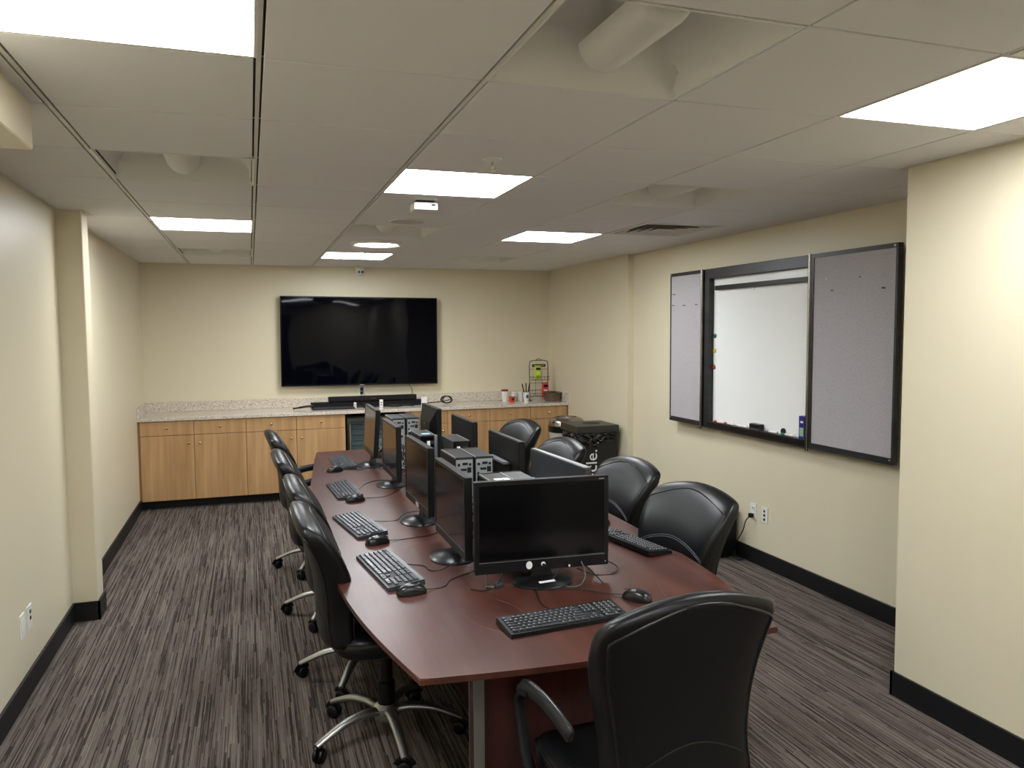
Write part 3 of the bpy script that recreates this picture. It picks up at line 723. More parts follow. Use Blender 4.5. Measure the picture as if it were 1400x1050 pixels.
# ------------------------------------------------------------------ whiteboard cabinet on the right wall
# local frame: +Y local = towards the room's far end -> x axis along -world Y; build directly in world coords relative to the thing
wb = thing('whiteboard_cabinet', 'black framed whiteboard cabinet with two open grey tackboard doors on the right wall', 'whiteboard', (XR, 0, 0))
y_l, y_a, y_b, y_r = 3.555, 3.07, 1.865, 1.165
z0, z1 = .945, 2.152
D = -.075
m = MB()
m.box(D, y_b, z1 - .075, -.001, y_a, z1, .003, 1); m.box(D, y_b, z0 - .018, -.001, y_a, z0 + .035, .003, 1)
m.box(D, y_a - .07, z0 + .03, -.001, y_a, z1 - .07, .003, 1); m.box(D, y_b, z0 + .03, -.001, y_b + .03, z1 - .07, .003, 1)
m.build('frame', M_bframe, wb)
m = MB(); m.box(-.03, y_b + .02, z0 + .03, -.012, y_a - .06, z1 - .07); m.build('writing_surface', M_wboard, wb)
m = MB(); m.box(-.062, y_b + .03, z1 - .165, -.028, 2.945, z1 - .132, .004, 2); m.build('hanging_rail', M_black, wb)
m = MB(); m.tube([(-.06, 2.47 + .012 * math.cos(k * .6), z1 - .175 + .012 * math.sin(k * .6)) for k in range(11)], .0015, 5); m.build('rail_hook', M_chrome, wb)
m = MB(); m.box(D - .004, y_b, z0 - .008, -.02, y_a - .06, z0 + .034, .003, 1); m.build('pen_tray', M_black, wb)
for nm, ya, yb_ in (('door', y_a + .012, y_l), ('door', y_r, y_b - .012)):
    m = MB(); w = .026
    m.box(D - .012, ya, z0 - .012, D + .02, yb_, z0 + w); m.box(D - .012, ya, z1 - w, D + .02, yb_, z1)
    m.box(D - .012, ya, z0 + w, D + .02, ya + w * .6, z1 - w); m.box(D - .012, yb_ - w * (1.0 if ya < 2 else .35), z0 + w, D + .02, yb_, z1 - w)
    m.box(D + .019, ya, z0, D + .024, yb_, z1)
    dr = m.build(nm, M_bframe, wb)
    m = MB(); m.box(D - .006, ya + w * .5, z0 + w - .004, D + .01, yb_ - w * .3, z1 - w + .004); m.build('tack_panel', M_fabric, dr)
    for zz in (z0 + .012, z1 - .014):
        ye = yb_ - .012 if ya > 2 else ya + .022
        m = MB(); m.lathe([(.008, 0), (.007, -.003), (.001, -.004)], (D - .012, ye, zz), seg=12, axis='x'); m.build('screw', M_chrome, dr)
    # hinge-side spacers fill back to the wall
m = MB(); m.box(D + .02, y_a + .02, z0 + .2, -.001, y_a + .06, z0 + .3); m.box(D + .02, y_b - .06, z0 + .2, -.001, y_b - .02, z0 + .3)
m.build('mounting_block', M_dark, wb)
for yy in (y_a + .006, y_b - .006):
    m = MB(); m.cyl((D - .017, yy, z0 - .03), (D - .017, yy, z1 + .004), .0075, .0075, 12)
    m.box(D - .014, yy - .012, z0 - .028, D - .009, yy + .012, z1 + .002)
    m.build('hinge', M_steel, wb, 40)
def magnet(y, z, mm, label):
    m = MB(); m.lathe([(.017, 0), (.017, -.006), (.013, -.009), (.001, -.009)], seg=18, axis='x')
    tag(m.build('magnet', mm, None, 40, (XR - .0305, y, z)), label, 'magnet', 'round magnets on the whiteboard')
magnet(2.975, 1.64, M_green, 'round green magnet, topmost of three on the whiteboard')
magnet(2.978, 1.527, M_yellow, 'round yellow magnet, middle of three on the whiteboard')
magnet(2.985, 1.40, M_red, 'round red magnet, lowest of three on the whiteboard')
ZT = z0 + .0345
er = thing('board_eraser', 'black felt eraser standing on the whiteboard tray', 'eraser', (XR - .052, 2.42, ZT))
m = MB(); m.box(-.024, -.055, .014, .024, .055, .045, .006, 2); m.build('grip', M_black, er)
m = MB(); m.box(-.024, -.055, 0, .024, .055, .0142); m.build('felt_pad', mat('felt', rgb(60, 60, 62), .9), er)
def marker(y, col, label, tilt=0.0):
    t = thing('marker_pen', label, 'marker', (XR - .058, y, ZT + .009), R(90 + tilt), 'marker pens on the whiteboard tray')
    m = MB(); m.cyl((-.05, 0, 0), (.03, 0, 0), .0085, .0085, 12); m.build('barrel', M_white, t, 40)
    m = MB(); m.cyl((.03, 0, 0), (.065, 0, 0), .009, .008, 12); m.build('cap', col, t, 40)
marker(2.86, M_red, 'red-capped marker pen at the far left end of the whiteboard tray', 3)
marker(2.73, M_red, 'second red-capped marker pen on the left part of the whiteboard tray')
marker(2.57, M_cup, 'pale marker pen just left of the eraser on the whiteboard tray')
marker(2.24, mat('grey_cap', rgb(120, 122, 125), .4), 'grey-capped marker pen just right of the eraser on the whiteboard tray', 4)
marker(2.07, M_green, 'green-capped marker pen on the right part of the whiteboard tray', 2)
m = MB(); m.lathe([(.022, 0), (.022, -.008), (.016, -.014), (.001, -.014)], seg=20, axis='x')
tag(m.build('magnet', M_dark, None, 40, (XR - .0305, 2.155, ZT + .022)), 'dark round magnet low on the whiteboard right of the eraser', 'magnet')
sb2 = thing('cleaner_box', 'blue whiteboard cleaner box standing at the right end of the whiteboard tray', 'box', (XR - .055, 1.925, ZT))
m = MB(); m.box(-.02, -.028, 0, .02, .028, .15, .002, 1); m.build('carton', M_blue, sb2)
m = MB(); m.box(-.0208, -.018, .02, -.0198, .018, .075); m.build('printed_panel', mat('print_green', rgb(150, 180, 140), .5), sb2)
m = MB(); m.box(-.0208, -.014, .105, -.0198, .012, .118); m.build('printed_mark', M_cup, sb2)
def pin(y, z, mm, label):
    xw = XR + D - .006
    t = thing('push_pin', label, 'pin', (xw, y, z), 0, 'push pins on the tackboard doors')
    m = MB(); m.lathe([(.0055, -.003), (.0035, -.006), (.003, -.014), (.0055, -.018), (.001, -.0185)], seg=10, axis='x'); m.build('head', mm, t, 50)
    m = MB(); m.cyl((.004, 0, 0), (-.004, 0, 0), .0008, .0008, 6); m.build('needle', M_chrome, t)
for y, z, mm, lb in ((1.70, 1.99, M_cup, 'pale push pin at the upper left of the right tackboard door'), (1.44, 1.985, M_fabric, 'pale push pin at the upper middle of the right tackboard door'),
                     (1.665, 1.918, M_fabric, 'pale push pin just below the upper left pin of the right tackboard door'), (1.26, 1.912, M_blue, 'dark blue push pin at the upper right of the right tackboard door'),
                     (3.49, 1.98, M_steel, 'topmost push pin on the left tackboard door'), (3.50, 1.89, M_steel, 'leftmost lower push pin on the left tackboard door'),
                     (3.33, 1.885, M_steel, 'middle lower push pin on the left tackboard door'), (3.15, 1.885, M_steel, 'rightmost lower push pin on the left tackboard door')):
    pin(y, z, mm, lb)

# ------------------------------------------------------------------ conference table
TZ = 0.74
left = [(.371, -.127), (.305, .2), (.262, .52), (.238, .9), (.229, 1.3), (.233, 1.75), (.252, 2.2), (.285, 2.7), (.335, 3.2), (.385, 3.7), (.432, 4.09)]
cxl = lambda y: .955 + .006 * y
near = [(.371, -.127), (.63, -.158), (.84, -.172), (.98, -.174), (1.13, -.168), (1.33, -.155), (1.527, -.142)]
def smooth2(pts, n=6): return [(v.x, v.y) for v in bez([(x, y, 0) for x, y in pts], n)]
L_ = smooth2(left); Rr = [(2 * cxl(y) - x, y) for x, y in L_]
Rr[0] = (1.527, -.142)
far = [(Rr[-1][0] - (Rr[-1][0] - L_[-1][0]) * k / 6, 4.09 + .03 * math.sin(PI * k / 6)) for k in range(1, 6)]
outline = smooth2(near)[:-1] + Rr + far + L_[::-1][:-1]
tb = thing('conference_table', 'long boat-shaped glossy mahogany conference table in the middle of the room', 'table', (.96, 2.0, 0))
off = lambda pts, d=0.0: [(x - .96 + (0 if not d else (-d if x > .96 else d)), y - 2.0 + (0 if not d else (d if y < 2 else -d))) for x, y in pts]
m = MB(); m.prism(off(outline), TZ - .018, TZ, .003); m.build('tabletop', M_tabletop, tb)
m = MB(); m.prism(off([(x * .975 + .96 * .025, y * .985 + .03) for x, y in outline]), TZ - .034, TZ - .0182); m.build('table_edge', M_mahog, tb)
M_scr = mat('scratch_mark', rgb(118, 84, 74), .5)
for pts in ([(.74, .44), (.80, .30), (.80, .12), (.86, .04)], [(.60, .36), (.63, .20), (.70, .09)], [(.55, 1.05), (.60, 1.16), (.68, 1.20)], [(.66, -.02), (.69, .03), (.71, .06)],
            [(1.33, .20), (1.36, .32), (1.42, .40)], [(.50, .20), (.52, .33), (.57, .45)]):
    m = MB(); m.tube(bez([(x - .96, y - 2.0, TZ - .0002) for x, y in pts], 8), .0007, 4); m.build('scratch', M_scr, tb)
M_inlay = mat('satin_grey_inlay', rgb(128, 128, 122), .42, .3)
def pedestal(y0, d):
    """slab across the table; d = +1 when its show face looks towards -Y"""
    for s in (-1, 1):
        m = MB(); m.box(s * .3575 - .0175, y0, 0, s * .3575 + .0175, y0 + .05, TZ - .034, .002, 1); lg = m.build('pedestal_post', M_mahog, tb)
        yf = y0 if d > 0 else y0 + .05
        m = MB(); m.box(s * .3575 - .0175, yf - .0015, .003, s * .3575 + .0175, yf + .0015, TZ - .036); m.build('metal_inlay', M_inlay, lg)
        m = MB(); m.box(s * .3575 - .019, (y0 + .046 if d > 0 else y0), .003, s * .3575 + .019, (y0 + .0515 if d > 0 else y0 + .004), TZ - .036); m.build('metal_edge', M_inlay, lg)
    m = MB(); m.box(-.34, y0 + .008, 0, .34, y0 + .042, TZ - .034); m.build('pedestal_panel', M_mahog, tb)
pedestal(-1.90, 1); pedestal(1.75, -1)
m = MB(); m.box(-.12, -1.86, .02, .12, 1.755, TZ - .034); m.build('cable_trough', M_mahog, tb)

# ------------------------------------------------------------------ office chair
def make_chair(label):
    t = thing('office_chair', label, 'chair', (0, 0, 0), 0, 'black leather office chairs round the table')
    ZB, ZT_ = .455, 1.010
    def yc(v):   # centre line of the back in depth, leaning and curved
        z = v
        return -.205 - .10 * z - .035 * math.sin(PI * (z - .12) * 1.15) * (1 if z > .12 else 0) * -1.0 - .035 * z * z
    def hw(v):
        t_ = min(1, max(0, (v - .22) / .68)); t_ = t_ * t_ * (3 - 2 * t_)
        return .198 + .050 * t_ + .012 * max(0, 1 - v / .2)
    def ht(v): return (.055 + .012 * math.sin(PI * min(1, v * 1.1)) - .012 * v)
    NR = 56
    def surf(th, v, out=1.0):
        n = 5.0; c, s = math.cos(th), math.sin(th)
        vb = max(0.0, (v - .86) / .14); e = (1 - vb ** 3.0) ** (1 / 2.2) if vb < 1 else 0.0
        eb = 1.0 if v > .05 else (1 - (1 - v / .05) ** 2.5) ** .5
        w = hw(v) * (0.88 + .12 * (e if vb > 0 else 1)) * (.90 + .10 * eb); d = ht(v) * (.05 + .95 * e) * (.25 + .75 * eb)
        rr = (abs(c) ** n + abs(s) ** n) ** (-1 / n)
        x = c * rr * w; yy = s * rr * d
        q = x / hw(v)
        yy += .022 * q * q                      # wraps round the sitter
        if s > 0: yy += .010 * (1 - q * q) * math.sin(PI * v)
        z = ZB + (ZT_ - ZB) * v - .050 * q * q * max(0, (v - .55) / .45) ** 1.5 + .02 * q * q * (1 - v)
        return Vector((x * out, yc(v) + yy, z))
    m = MB(); rows = [0, .008, .02, .035, .05] + [.05 + .81 * k / 18 for k in range(1, 19)] + [.86 + .14 * (1 - (1 - k / 11) ** 1.7) for k in range(1, 12)]
    m.loft([[m.bm.verts.new(surf(2 * PI * (k + .5) / NR, v)) for k in range(NR)] for v in rows])
    bk_ = m.build('backrest', M_leather, t, 50)
    # piping along the rear and front panel edges
    for nm, sg_, rd in (('piping', -1, .0042), ('piping', 1, .0030)):
        m = MB(); A = R(40)
        p = [surf(PI + A * 1.0 if sg_ < 0 else PI - A, .04 + .84 * k / 16, 1.004) for k in range(17)]
        q0 = [surf((PI + A + (PI - 2 * A) * k / 22) if sg_ < 0 else (PI - A - (PI - 2 * A) * k / 22), .885 + .075 * math.sin(PI * k / 22), 1.004) for k in range(1, 22)]
        q1 = [surf(-A if sg_ < 0 else A, .88 - .84 * k / 16, 1.004) for k in range(17)]
        m.tube(p + q0 + q1, rd, 6); m.build(nm, M_piping, bk_, 60)
    m = MB()
    for dv in (0, .014):
        pts = []
        for k in range(25):
            u = -1 + 2 * k / 24; v = .47 + dv + .13 * (1 - u * u)
            th = PI / 2 - u * (PI / 2 - R(42))
            q = surf(th, v); pts.append(q + Vector((0, .0008, 0)))
        m.tube(pts, .0014, 5)
    m.build('stitching', M_stitch, bk_, 60)
    m = MB(); pts = []
    for k in range(25):
        u_k = -1 + 2 * k / 24
        pts.append(surf(-PI / 2 - u_k * (PI / 2 - R(42)), .16 + .17 * (1 - u_k * u_k)))
    m.tube(pts, .0018, 5); m.build('rear_seam', M_piping, bk_, 60)
    # seat
    def seat(th, k):
        c, s = math.cos(th), math.sin(th); n = 4.0; rr = (abs(c) ** n + abs(s) ** n) ** (-1 / n)
        prof = [(.80, .425), (.93, .43), (.985, .442), (1.0, .462), (.985, .485), (.93, .502), (.80, .510), (.5, .508), (.2, .503), (.02, .502)]
        f, z = prof[k]; x = c * rr * .245 * f; y = s * rr * .245 * f + .02
        if y > .1: z -= (y - .1) ** 2 * 1.3
        z += .012 * (x / .245) ** 2 * (1 if z > .46 else 0)
        return Vector((x, y, z))
    m = MB(); m.loft([[m.bm.verts.new(seat(2 * PI * i / 48, k)) for i in range(48)] for k in range(10)]); st = m.build('seat', M_leather, t, 60)
    m = MB(); m.tube([seat(2 * PI * i / 48, 4) for i in range(49)], .0035, 6); m.build('piping', M_piping, st, 60)
    m = MB(); m.box(-.11, -.14, .395, .11, .14, .427, .008, 2); m.tube([(0, -.1, .40), (0, -.2, .41), (0, -.235, .47)], [.03, .03, .03], 10, flat=(2.0, .5)); m.build('mechanism', M_blackmat, t, 40)
    m = MB(); m.cyl((.09, .03, .405), (.24, .05, .40), .005, .005, 8); m.cyl((.22, .047, .401), (.27, .054, .398), .008, .006, 8); m.build('height_lever', M_black, t, 50)
    for s in (-1, 1):
        m = MB()
        pts = bez([(s * .18, .08, .418), (s * .245, .10, .425), (s * .270, .13, .46), (s * .270, .175, .55), (s * .269, .195, .62), (s * .267, .17, .655), (s * .266, .12, .668)], 6)
        m.tube(pts, [.016] * len(pts), 10, flat=(.75, 1.3), up=(1, 0, 0)); ar = m.build('armrest', M_blackmat, t, 60)
        m = MB(); pts = bez([(s * .268, .205, .615), (s * .268, .188, .650), (s * .267, .13, .675), (s * .266, .04, .684), (s * .265, -.05, .678), (s * .264, -.105, .668), (s * .264, -.125, .662)], 6)
        n = len(pts); m.tube(pts, [.010 + .010 * math.sin(PI * min(1, (k + 1) / (n * .35)) / 2) - .010 * max(0, (k - n * .88) / (n * .12)) for k in range(n)], 12, flat=(1.25, .62), up=(1, 0, 0)); m.build('arm_pad', M_armdark, ar, 60)
    m = MB(); m.lathe([(.036, .10), (.036, .24), (.027, .245), (.027, .40)], seg=20); m.build('gas_column', M_black, t, 40)
    m = MB(); m.lathe([(.05, .085), (.055, .10), (.052, .135), (.037, .148)], seg=24); m.build('base_hub', M_silver, t, 40)
    for k in range(5):
        e = bpy.data.objects.new('leg', None)
        m = MB(); pts = bez([(.035, 0, .118), (.10, 0, .128), (.19, 0, .118), (.27, 0, .088), (.315, 0, .068)], 5); n = len(pts)
        m.tube(pts, [.026 - .011 * i / n for i in range(n)], 12, flat=(1.0, .68), up=(0, 0, 1))
        lg = m.build('leg', M_silver, t, 50); lg.rotation_euler = (0, 0, 2 * PI * k / 5); bpy.data.objects.remove(e)
        m = MB(); ca = [(0, 40), (1, 75), (2, -20), (3, 130), (4, 10)][k][1]
        for s in (-1, 1): m.lathe([(.006, 0), (.024, 0), (.0275, .003), (.0275, .014), (.024, .018), (.006, .018)], (0, s * .0115 - .009, .0278), seg=20, axis='y')
        m.cyl((0, 0, .04), (.012, 0, .075), .008, .007, 10)
        hood = [(.030 * math.cos(R(a)), 0, .0278 + .031 * math.sin(R(a))) for a in range(10, 175, 15)]
        m.tube(hood, .004, 8, flat=(4.2, .6), up=(0, 1, 0))
        m.build('caster', M_black, lg, 50, (.305, 0, 0), (0, 0, R(ca)))
    return t
ch = make_chair('black leather office chair at the near end of the table, back to the camera')
CH = [((.937, -.31), 3, None),
      ((.455, .98), -90, 'black leather office chair on the left side of the table nearest the camera'),
      ((.455, 1.62), -90, 'second black leather office chair from the camera on the left side of the table'),
      ((.42, 2.50), -90, 'third black leather office chair from the camera on the left side of the table'),
      ((.40, 3.48), -88, 'farthest black leather office chair on the left side of the table'),
      ((1.495, .72), 102, 'black leather office chair on the right side of the table nearest the camera'),
      ((1.555, 1.48), 97, 'second black leather office chair from the camera on the right side of the table'),
      ((1.52, 2.32), 97, 'third black leather office chair from the camera on the right side, before the recycling bin'),
      ((1.63, 3.38), 101, 'farthest black leather office chair on the right side, behind a monitor back')]
ROTB = [200, 201 + 90, 170 + 90, 165 + 90, 165.5 + 90, 10, 40, 70, 20]
for k, ((x, y), rz, lab) in enumerate(CH):
    o = place(ch, lab or ch['label'], (x, y, 0), R(rz), k > 0)
    # each swivel base stands at its own angle
    i = 0
    for c in o.children:
        if c.name.startswith('leg'):
            c.rotation_euler = (0, 0, R(ROTB[k] + 72 * i)); i += 1

# the near chair: set a little higher, back locked more upright
for c in ch.children:
    n_ = c.name.split('.')[0]
    if n_ in ('seat', 'mechanism', 'height_lever', 'armrest'): c.location.z += .022
    if n_ == 'gas_column': c.scale.z = 1.05; c.location.z = -.005
    if n_ == 'backrest':
        rx_ = Matrix.Rotation(R(-8), 3, 'X'); pv = Vector((0, -.2, .47))
        c.rotation_euler = (R(-8), 0, 0); c.location = pv - rx_ @ pv + Vector((0, 0, .034))

# ------------------------------------------------------------------ monitors
def make_monitor(w, hh, zc, label, style, chin=.022, bez_=.016):
    """faces local -Y; origin under the base centre, on the table"""
    t = thing('monitor', label, 'monitor', (0, 0, 0), 0, 'computer monitors on the table')
    rx = .115 if w < .54 else .13
    m = MB(); m.lathe([(rx, 0), (rx, .004), (rx * .93, .011), (rx * .5, .019), (.045, .024), (.001, .025)], seg=44, sy=.84); m.build('base', mat('stand_plastic', rgb(30, 32, 35), .3) if style != 'near' else M_black, t, 40)
    m = MB(); zb = zc - hh / 2
    m.loft([[m.bm.verts.new((sx * a, sy * b + .025, z)) for sx, sy in ((-1, -1), (1, -1), (1, 1), (-1, 1))] for a, b, z in ((.045, .02, .018), (.032, .014, .06), (.032, .014, zb + .09))])
    m.build('neck', M_black, t)
    x0, x1, y0 = -w / 2, w / 2, -.012
    m = MB(); m.box(x0, y0, zb, x1, y0 + .030, zb + hh, .005, 2)
    if style == 'bulge':
        a = [m.bm.verts.new(q) for q in ((x0 + .02, y0 + .029, zb + .02), (x1 - .02, y0 + .029, zb + .02), (x1 - .02, y0 + .029, zb + hh - .012), (x0 + .02, y0 + .029, zb + hh - .012))]
        b = [m.bm.verts.new(q) for q in ((x0 + .10, y0 + .065, zb + .05), (x1 - .10, y0 + .065, zb + .05), (x1 - .10, y0 + .065, zb + hh - .11), (x0 + .10, y0 + .065, zb + hh - .11))]
        m.loft([a, b])
    else:
        m.box(-.14, y0 + .028, zb + .04, .12, y0 + .048, zb + hh * .62, .006, 2)
    pn = m.build('panel', M_blackmat if style != 'silver' else mat('grey_metal_back', rgb(74, 76, 80), .35, .6), t)
    m = MB(); m.box(x0 + bez_, y0 - .0012, zb + chin + bez_, x1 - bez_, y0 + .0005, zb + hh - bez_); m.build('screen', M_screen, pn)
    m = MB()
    fr = M_gloss
    m.box(x0, y0 - .0025, zb, x1, y0 + .001, zb + chin + bez_, .001, 1); m.box(x0, y0 - .0025, zb + hh - bez_, x1, y0 + .001, zb + hh, .001, 1)
    m.box(x0, y0 - .0025, zb + chin + bez_, x0 + bez_, y0 + .001, zb + hh - bez_); m.box(x1 - bez_, y0 - .0025, zb + chin + bez_, x1, y0 + .001, zb + hh - bez_)
    m.build('bezel', M_black, pn)
    m = MB(); m.box(x0 + .015, y0 - .0034, zb + chin + bez_ * .72, x1 - .015, y0 - .0024, zb + chin + bez_ * .80); m.build('trim_line', M_edge, pn)
    if style in ('ledge', 'silver'):
        m = MB(); m.box(-.14 if style == 'ledge' else -.20, y0 + .046, zb + hh * .60, .12 if style == 'ledge' else .2, y0 + .074, zb + hh * .645, .002, 1); m.build('rear_ledge', M_edge if style == 'silver' else mat('ledge_grey', rgb(112, 114, 118), .35), pn)
        m = MB(); m.box(x0, y0 + .006, zb + hh - .001, x1, y0 + .024, zb + hh + .0015); m.build('top_strip', M_edge if style == 'silver' else M_grey, pn)
    if style == 'bulge':
        m = MB(); m.box(-.02, y0 + .0, zb + hh * .60, .02, y0 + .067, zb + hh * .66, .002, 1); m.build('rear_logo', M_grey, pn)
    return t, pn, zb
ML = [((.738, .948), -90, .51, .328, .221, 'plain', 'monitor on the left side of the table nearest the camera, screen facing left'),
      ((.735, 1.605), -89, .51, .328, .241, 'plain', 'second monitor from the camera on the left side, with a white sticker on its chin'),
      ((.765, 2.57), -90, .51, .328, .227, 'plain', 'third monitor from the camera on the left side, beside two black towers'),
      ((.735, 3.32), -90, .51, .328, .255, 'plain', 'farthest monitor on the left side of the table, in front of the beverage cooler')]
for k, ((x, y), rz, w, hh, zc, st_, lab) in enumerate(ML):
    t, pn, zb = make_monitor(w, hh, zc, lab, st_)
    t.location = (x, y, TZ); t.rotation_euler = (0, 0, R(rz))
    if k == 3: pn.rotation_euler = (R(-4), 0, 0); pn.location = (0, -.0, .0)
    if k == 1:
        m = MB(); m.box(-.01, -.0155, zb + .004, .045, -.0145, zb + .026); m.build('white_sticker', M_white, pn)
t, pn, zb = make_monitor(.522, .345, .223, 'large black monitor facing the near end of the table, with white round stickers', 'near', .030, .017)
t.location = (.979, .528, TZ); t.rotation_euler = (0, 0, R(-4))
m = MB(); m.lathe([(.012, 0), (.012, -.001), (.001, -.0011)], (-.055, -.0146, zb + .022), seg=20, axis='y', sy=1.25); m.build('round_sticker', M_binwhite, pn)
m = MB(); m.lathe([(.0085, 0), (.0085, -.001), (.001, -.0011)], (.0, -.0146, zb + .023), seg=20, axis='y'); st3 = m.build('round_sticker', M_binwhite, pn)
m = MB(); m.lathe([(.006, 0), (.006, -.001), (.001, -.0011)], (.001, -.0156, zb + .019), seg=16, axis='y'); m.build('sticker_mark', M_dark, st3)
m = MB(); m.box(.100, -.0158, zb + .004, .106, -.0146, zb + .012); m.box(.247, -.0158, zb + .012, .250, -.0146, zb + .0155); m.build('indicator_mark', M_binwhite, pn)
m = MB(); m.box(.222, -.0158, zb + .333, .243, -.0146, zb + .3355); m.build('model_mark', M_cablew, pn)
bs = [c for c in t.children if c.name.startswith('base')][0]
m = MB(); m.box(-.032, -.068, .0195, .032, -.054, .0215, 0, 1, (R(6), 0, R(8))); m.build('paper_label', M_binwhite, bs)
MR = [((1.235, 3.52), 90, .53, .35, .215, 'bulge', 'farthest monitor on the right side of the table, showing its bulged back'),
      ((1.25, 2.64), 90, .53, .33, .225, 'ledge', 'second farthest monitor on the right side of the table, flat black back'),
      ((1.25, 1.78), 90, .53, .33, .220, 'ledge', 'monitor on the right side seen from behind, in front of the farthest right chair'),
      ((1.225, .96), 93, .56, .34, .225, 'silver', 'grey-backed monitor with silver top edge behind the large near monitor')]
for (x, y), rz, w, hh, zc, st_, lab in MR:
    t, pn, zb = make_monitor(w, hh, zc, lab, st_)
    t.location = (x, y, TZ); t.rotation_euler = (0, 0, R(rz))

# ------------------------------------------------------------------ towers
def make_tower(label):
    """front towards local +Y, rear towards -Y; origin at the bottom centre"""
    t = thing('computer_tower', label, 'computer', (0, 0, 0), 0, 'small computer towers on the table')
    w, d, hh = .095, .30, .338
    m = MB(); m.box(-w / 2, -d / 2 + .004, .004, w / 2, d / 2 - .02, hh, .003, 2); cs = m.build('case', M_case, t)
    m = MB(); m.box(-w / 2 - .001, d / 2 - .021, .002, w / 2 + .001, d / 2, hh + .001, .005, 2); fb_ = m.build('front_bezel', M_gloss, t)
    m = MB(); m.box(-w / 2 + .008, d / 2 - .0005, .20, w / 2 - .008, d / 2 + .001, .204); m.box(-w / 2 + .01, d / 2 - .0005, .29, -w / 2 + .04, d / 2 + .001, .31); m.build('drive_slot', M_grey, fb_)
    m = MB(); m.box(-w / 2 - .0012, -d / 2 + .004, hh - .006, -w / 2 + .006, d / 2 - .02, hh + .0012); m.build('edge_highlight', M_edge, cs)  # bright strip standing in for the highlight along the top left edge
    m = MB(); m.box(-w / 2 + .006, -d / 2 + .001, .012, w / 2 - .006, -d / 2 + .0045, hh - .012); rp = m.build('rear_panel', M_rear, t)
    m = MB(); y = -d / 2
    m.box(-.036, y - .0015, .175, -.004, y + .0012, .235); m.box(.002, y - .0015, .20, .03, y + .0012, .215)
    for a, b, c, e in ((-.034, .295, -.022, .308), (-.01, .30, .016, .312), (.022, .296, .034, .308), (-.02, .272, .01, .283), (.014, .262, .034, .288), (-.036, .25, -.026, .262)):
        m.box(a, y - .0015, b, c, y + .0012, e)
    m.build('ports', M_port, rp)
    m = MB()
    for i in range(6):
        for j in range(7): m.box(-.036 + i * .0125, y - .001, .03 + j * .018, -.027 + i * .0125, y + .0012, .041 + j * .018)
    m.build('vent_holes', M_port, rp)
    m = MB(); m.box(-.03, y - .014, .238, -.012, y, .25, .002, 1); m.box(.0, y - .016, .222, .02, y, .236, .002, 1); m.build('connector', M_white, rp)
    for s in (-1, 1):
        m = MB(); m.box(-.035, s * .11 - .012, 0, .035, s * .11 + .012, .0045); m.build('foot', M_blackmat, t)
    return t
tw = make_tower('black computer tower, left one of the pair behind the large near monitor')
TW = [((.913, .855), 0, None), ((1.010, .86), 0, 'black computer tower, right one of the pair behind the large near monitor'),
      ((.925, 1.585), 0, 'black computer tower, left one of the middle pair with grey port panels'), ((1.025, 1.585), 0, 'black computer tower, right one of the middle pair with grey port panels'),
      ((.930, 2.40), 180, 'black computer tower turned front to camera behind the white-stickered monitor'), ((1.055, 2.12), 180, 'black computer tower with a white label on its front, beside the silver-edged one'),
      ((.935, 3.39), 0, 'farthest left black computer tower with grey port panel, before the beverage cooler'), ((1.04, 3.40), 0, 'farthest right black computer tower, beside the bulged monitor back')]
tws = []
for k, ((x, y), rz, lab) in enumerate(TW):
    tws.append(place(tw, lab or tw['label'], (x, y, TZ), R(rz), k > 0))
for k, (t, px) in enumerate(((tws[4], .0), (tws[5], .018))):
    m = MB(); m.box(px - .008, .1512, .265, px + .010, .1522, .31); m.build('white_label', M_binwhite, t)
m = MB(); m.box(-.0525, .140, 0.0045, -.0345, .1525, .3425, .002, 1); m.build('silver_side_strip', M_edge, tws[4])
m = MB(); m.box(-.03, .02, .3384, .02, .07, .3392); m.build('pale_label', mat('pale_blue_label', rgb(180, 210, 225), .4), tws[4])
for t, dx in ((tws[0], .0),):
    m = MB(); m.box(-.02, -.03, .3384, .012, .01, .3392); m.box(.016, -.03, .3384, .042, .01, .3392); m.build('white_label', M_binwhite, t)

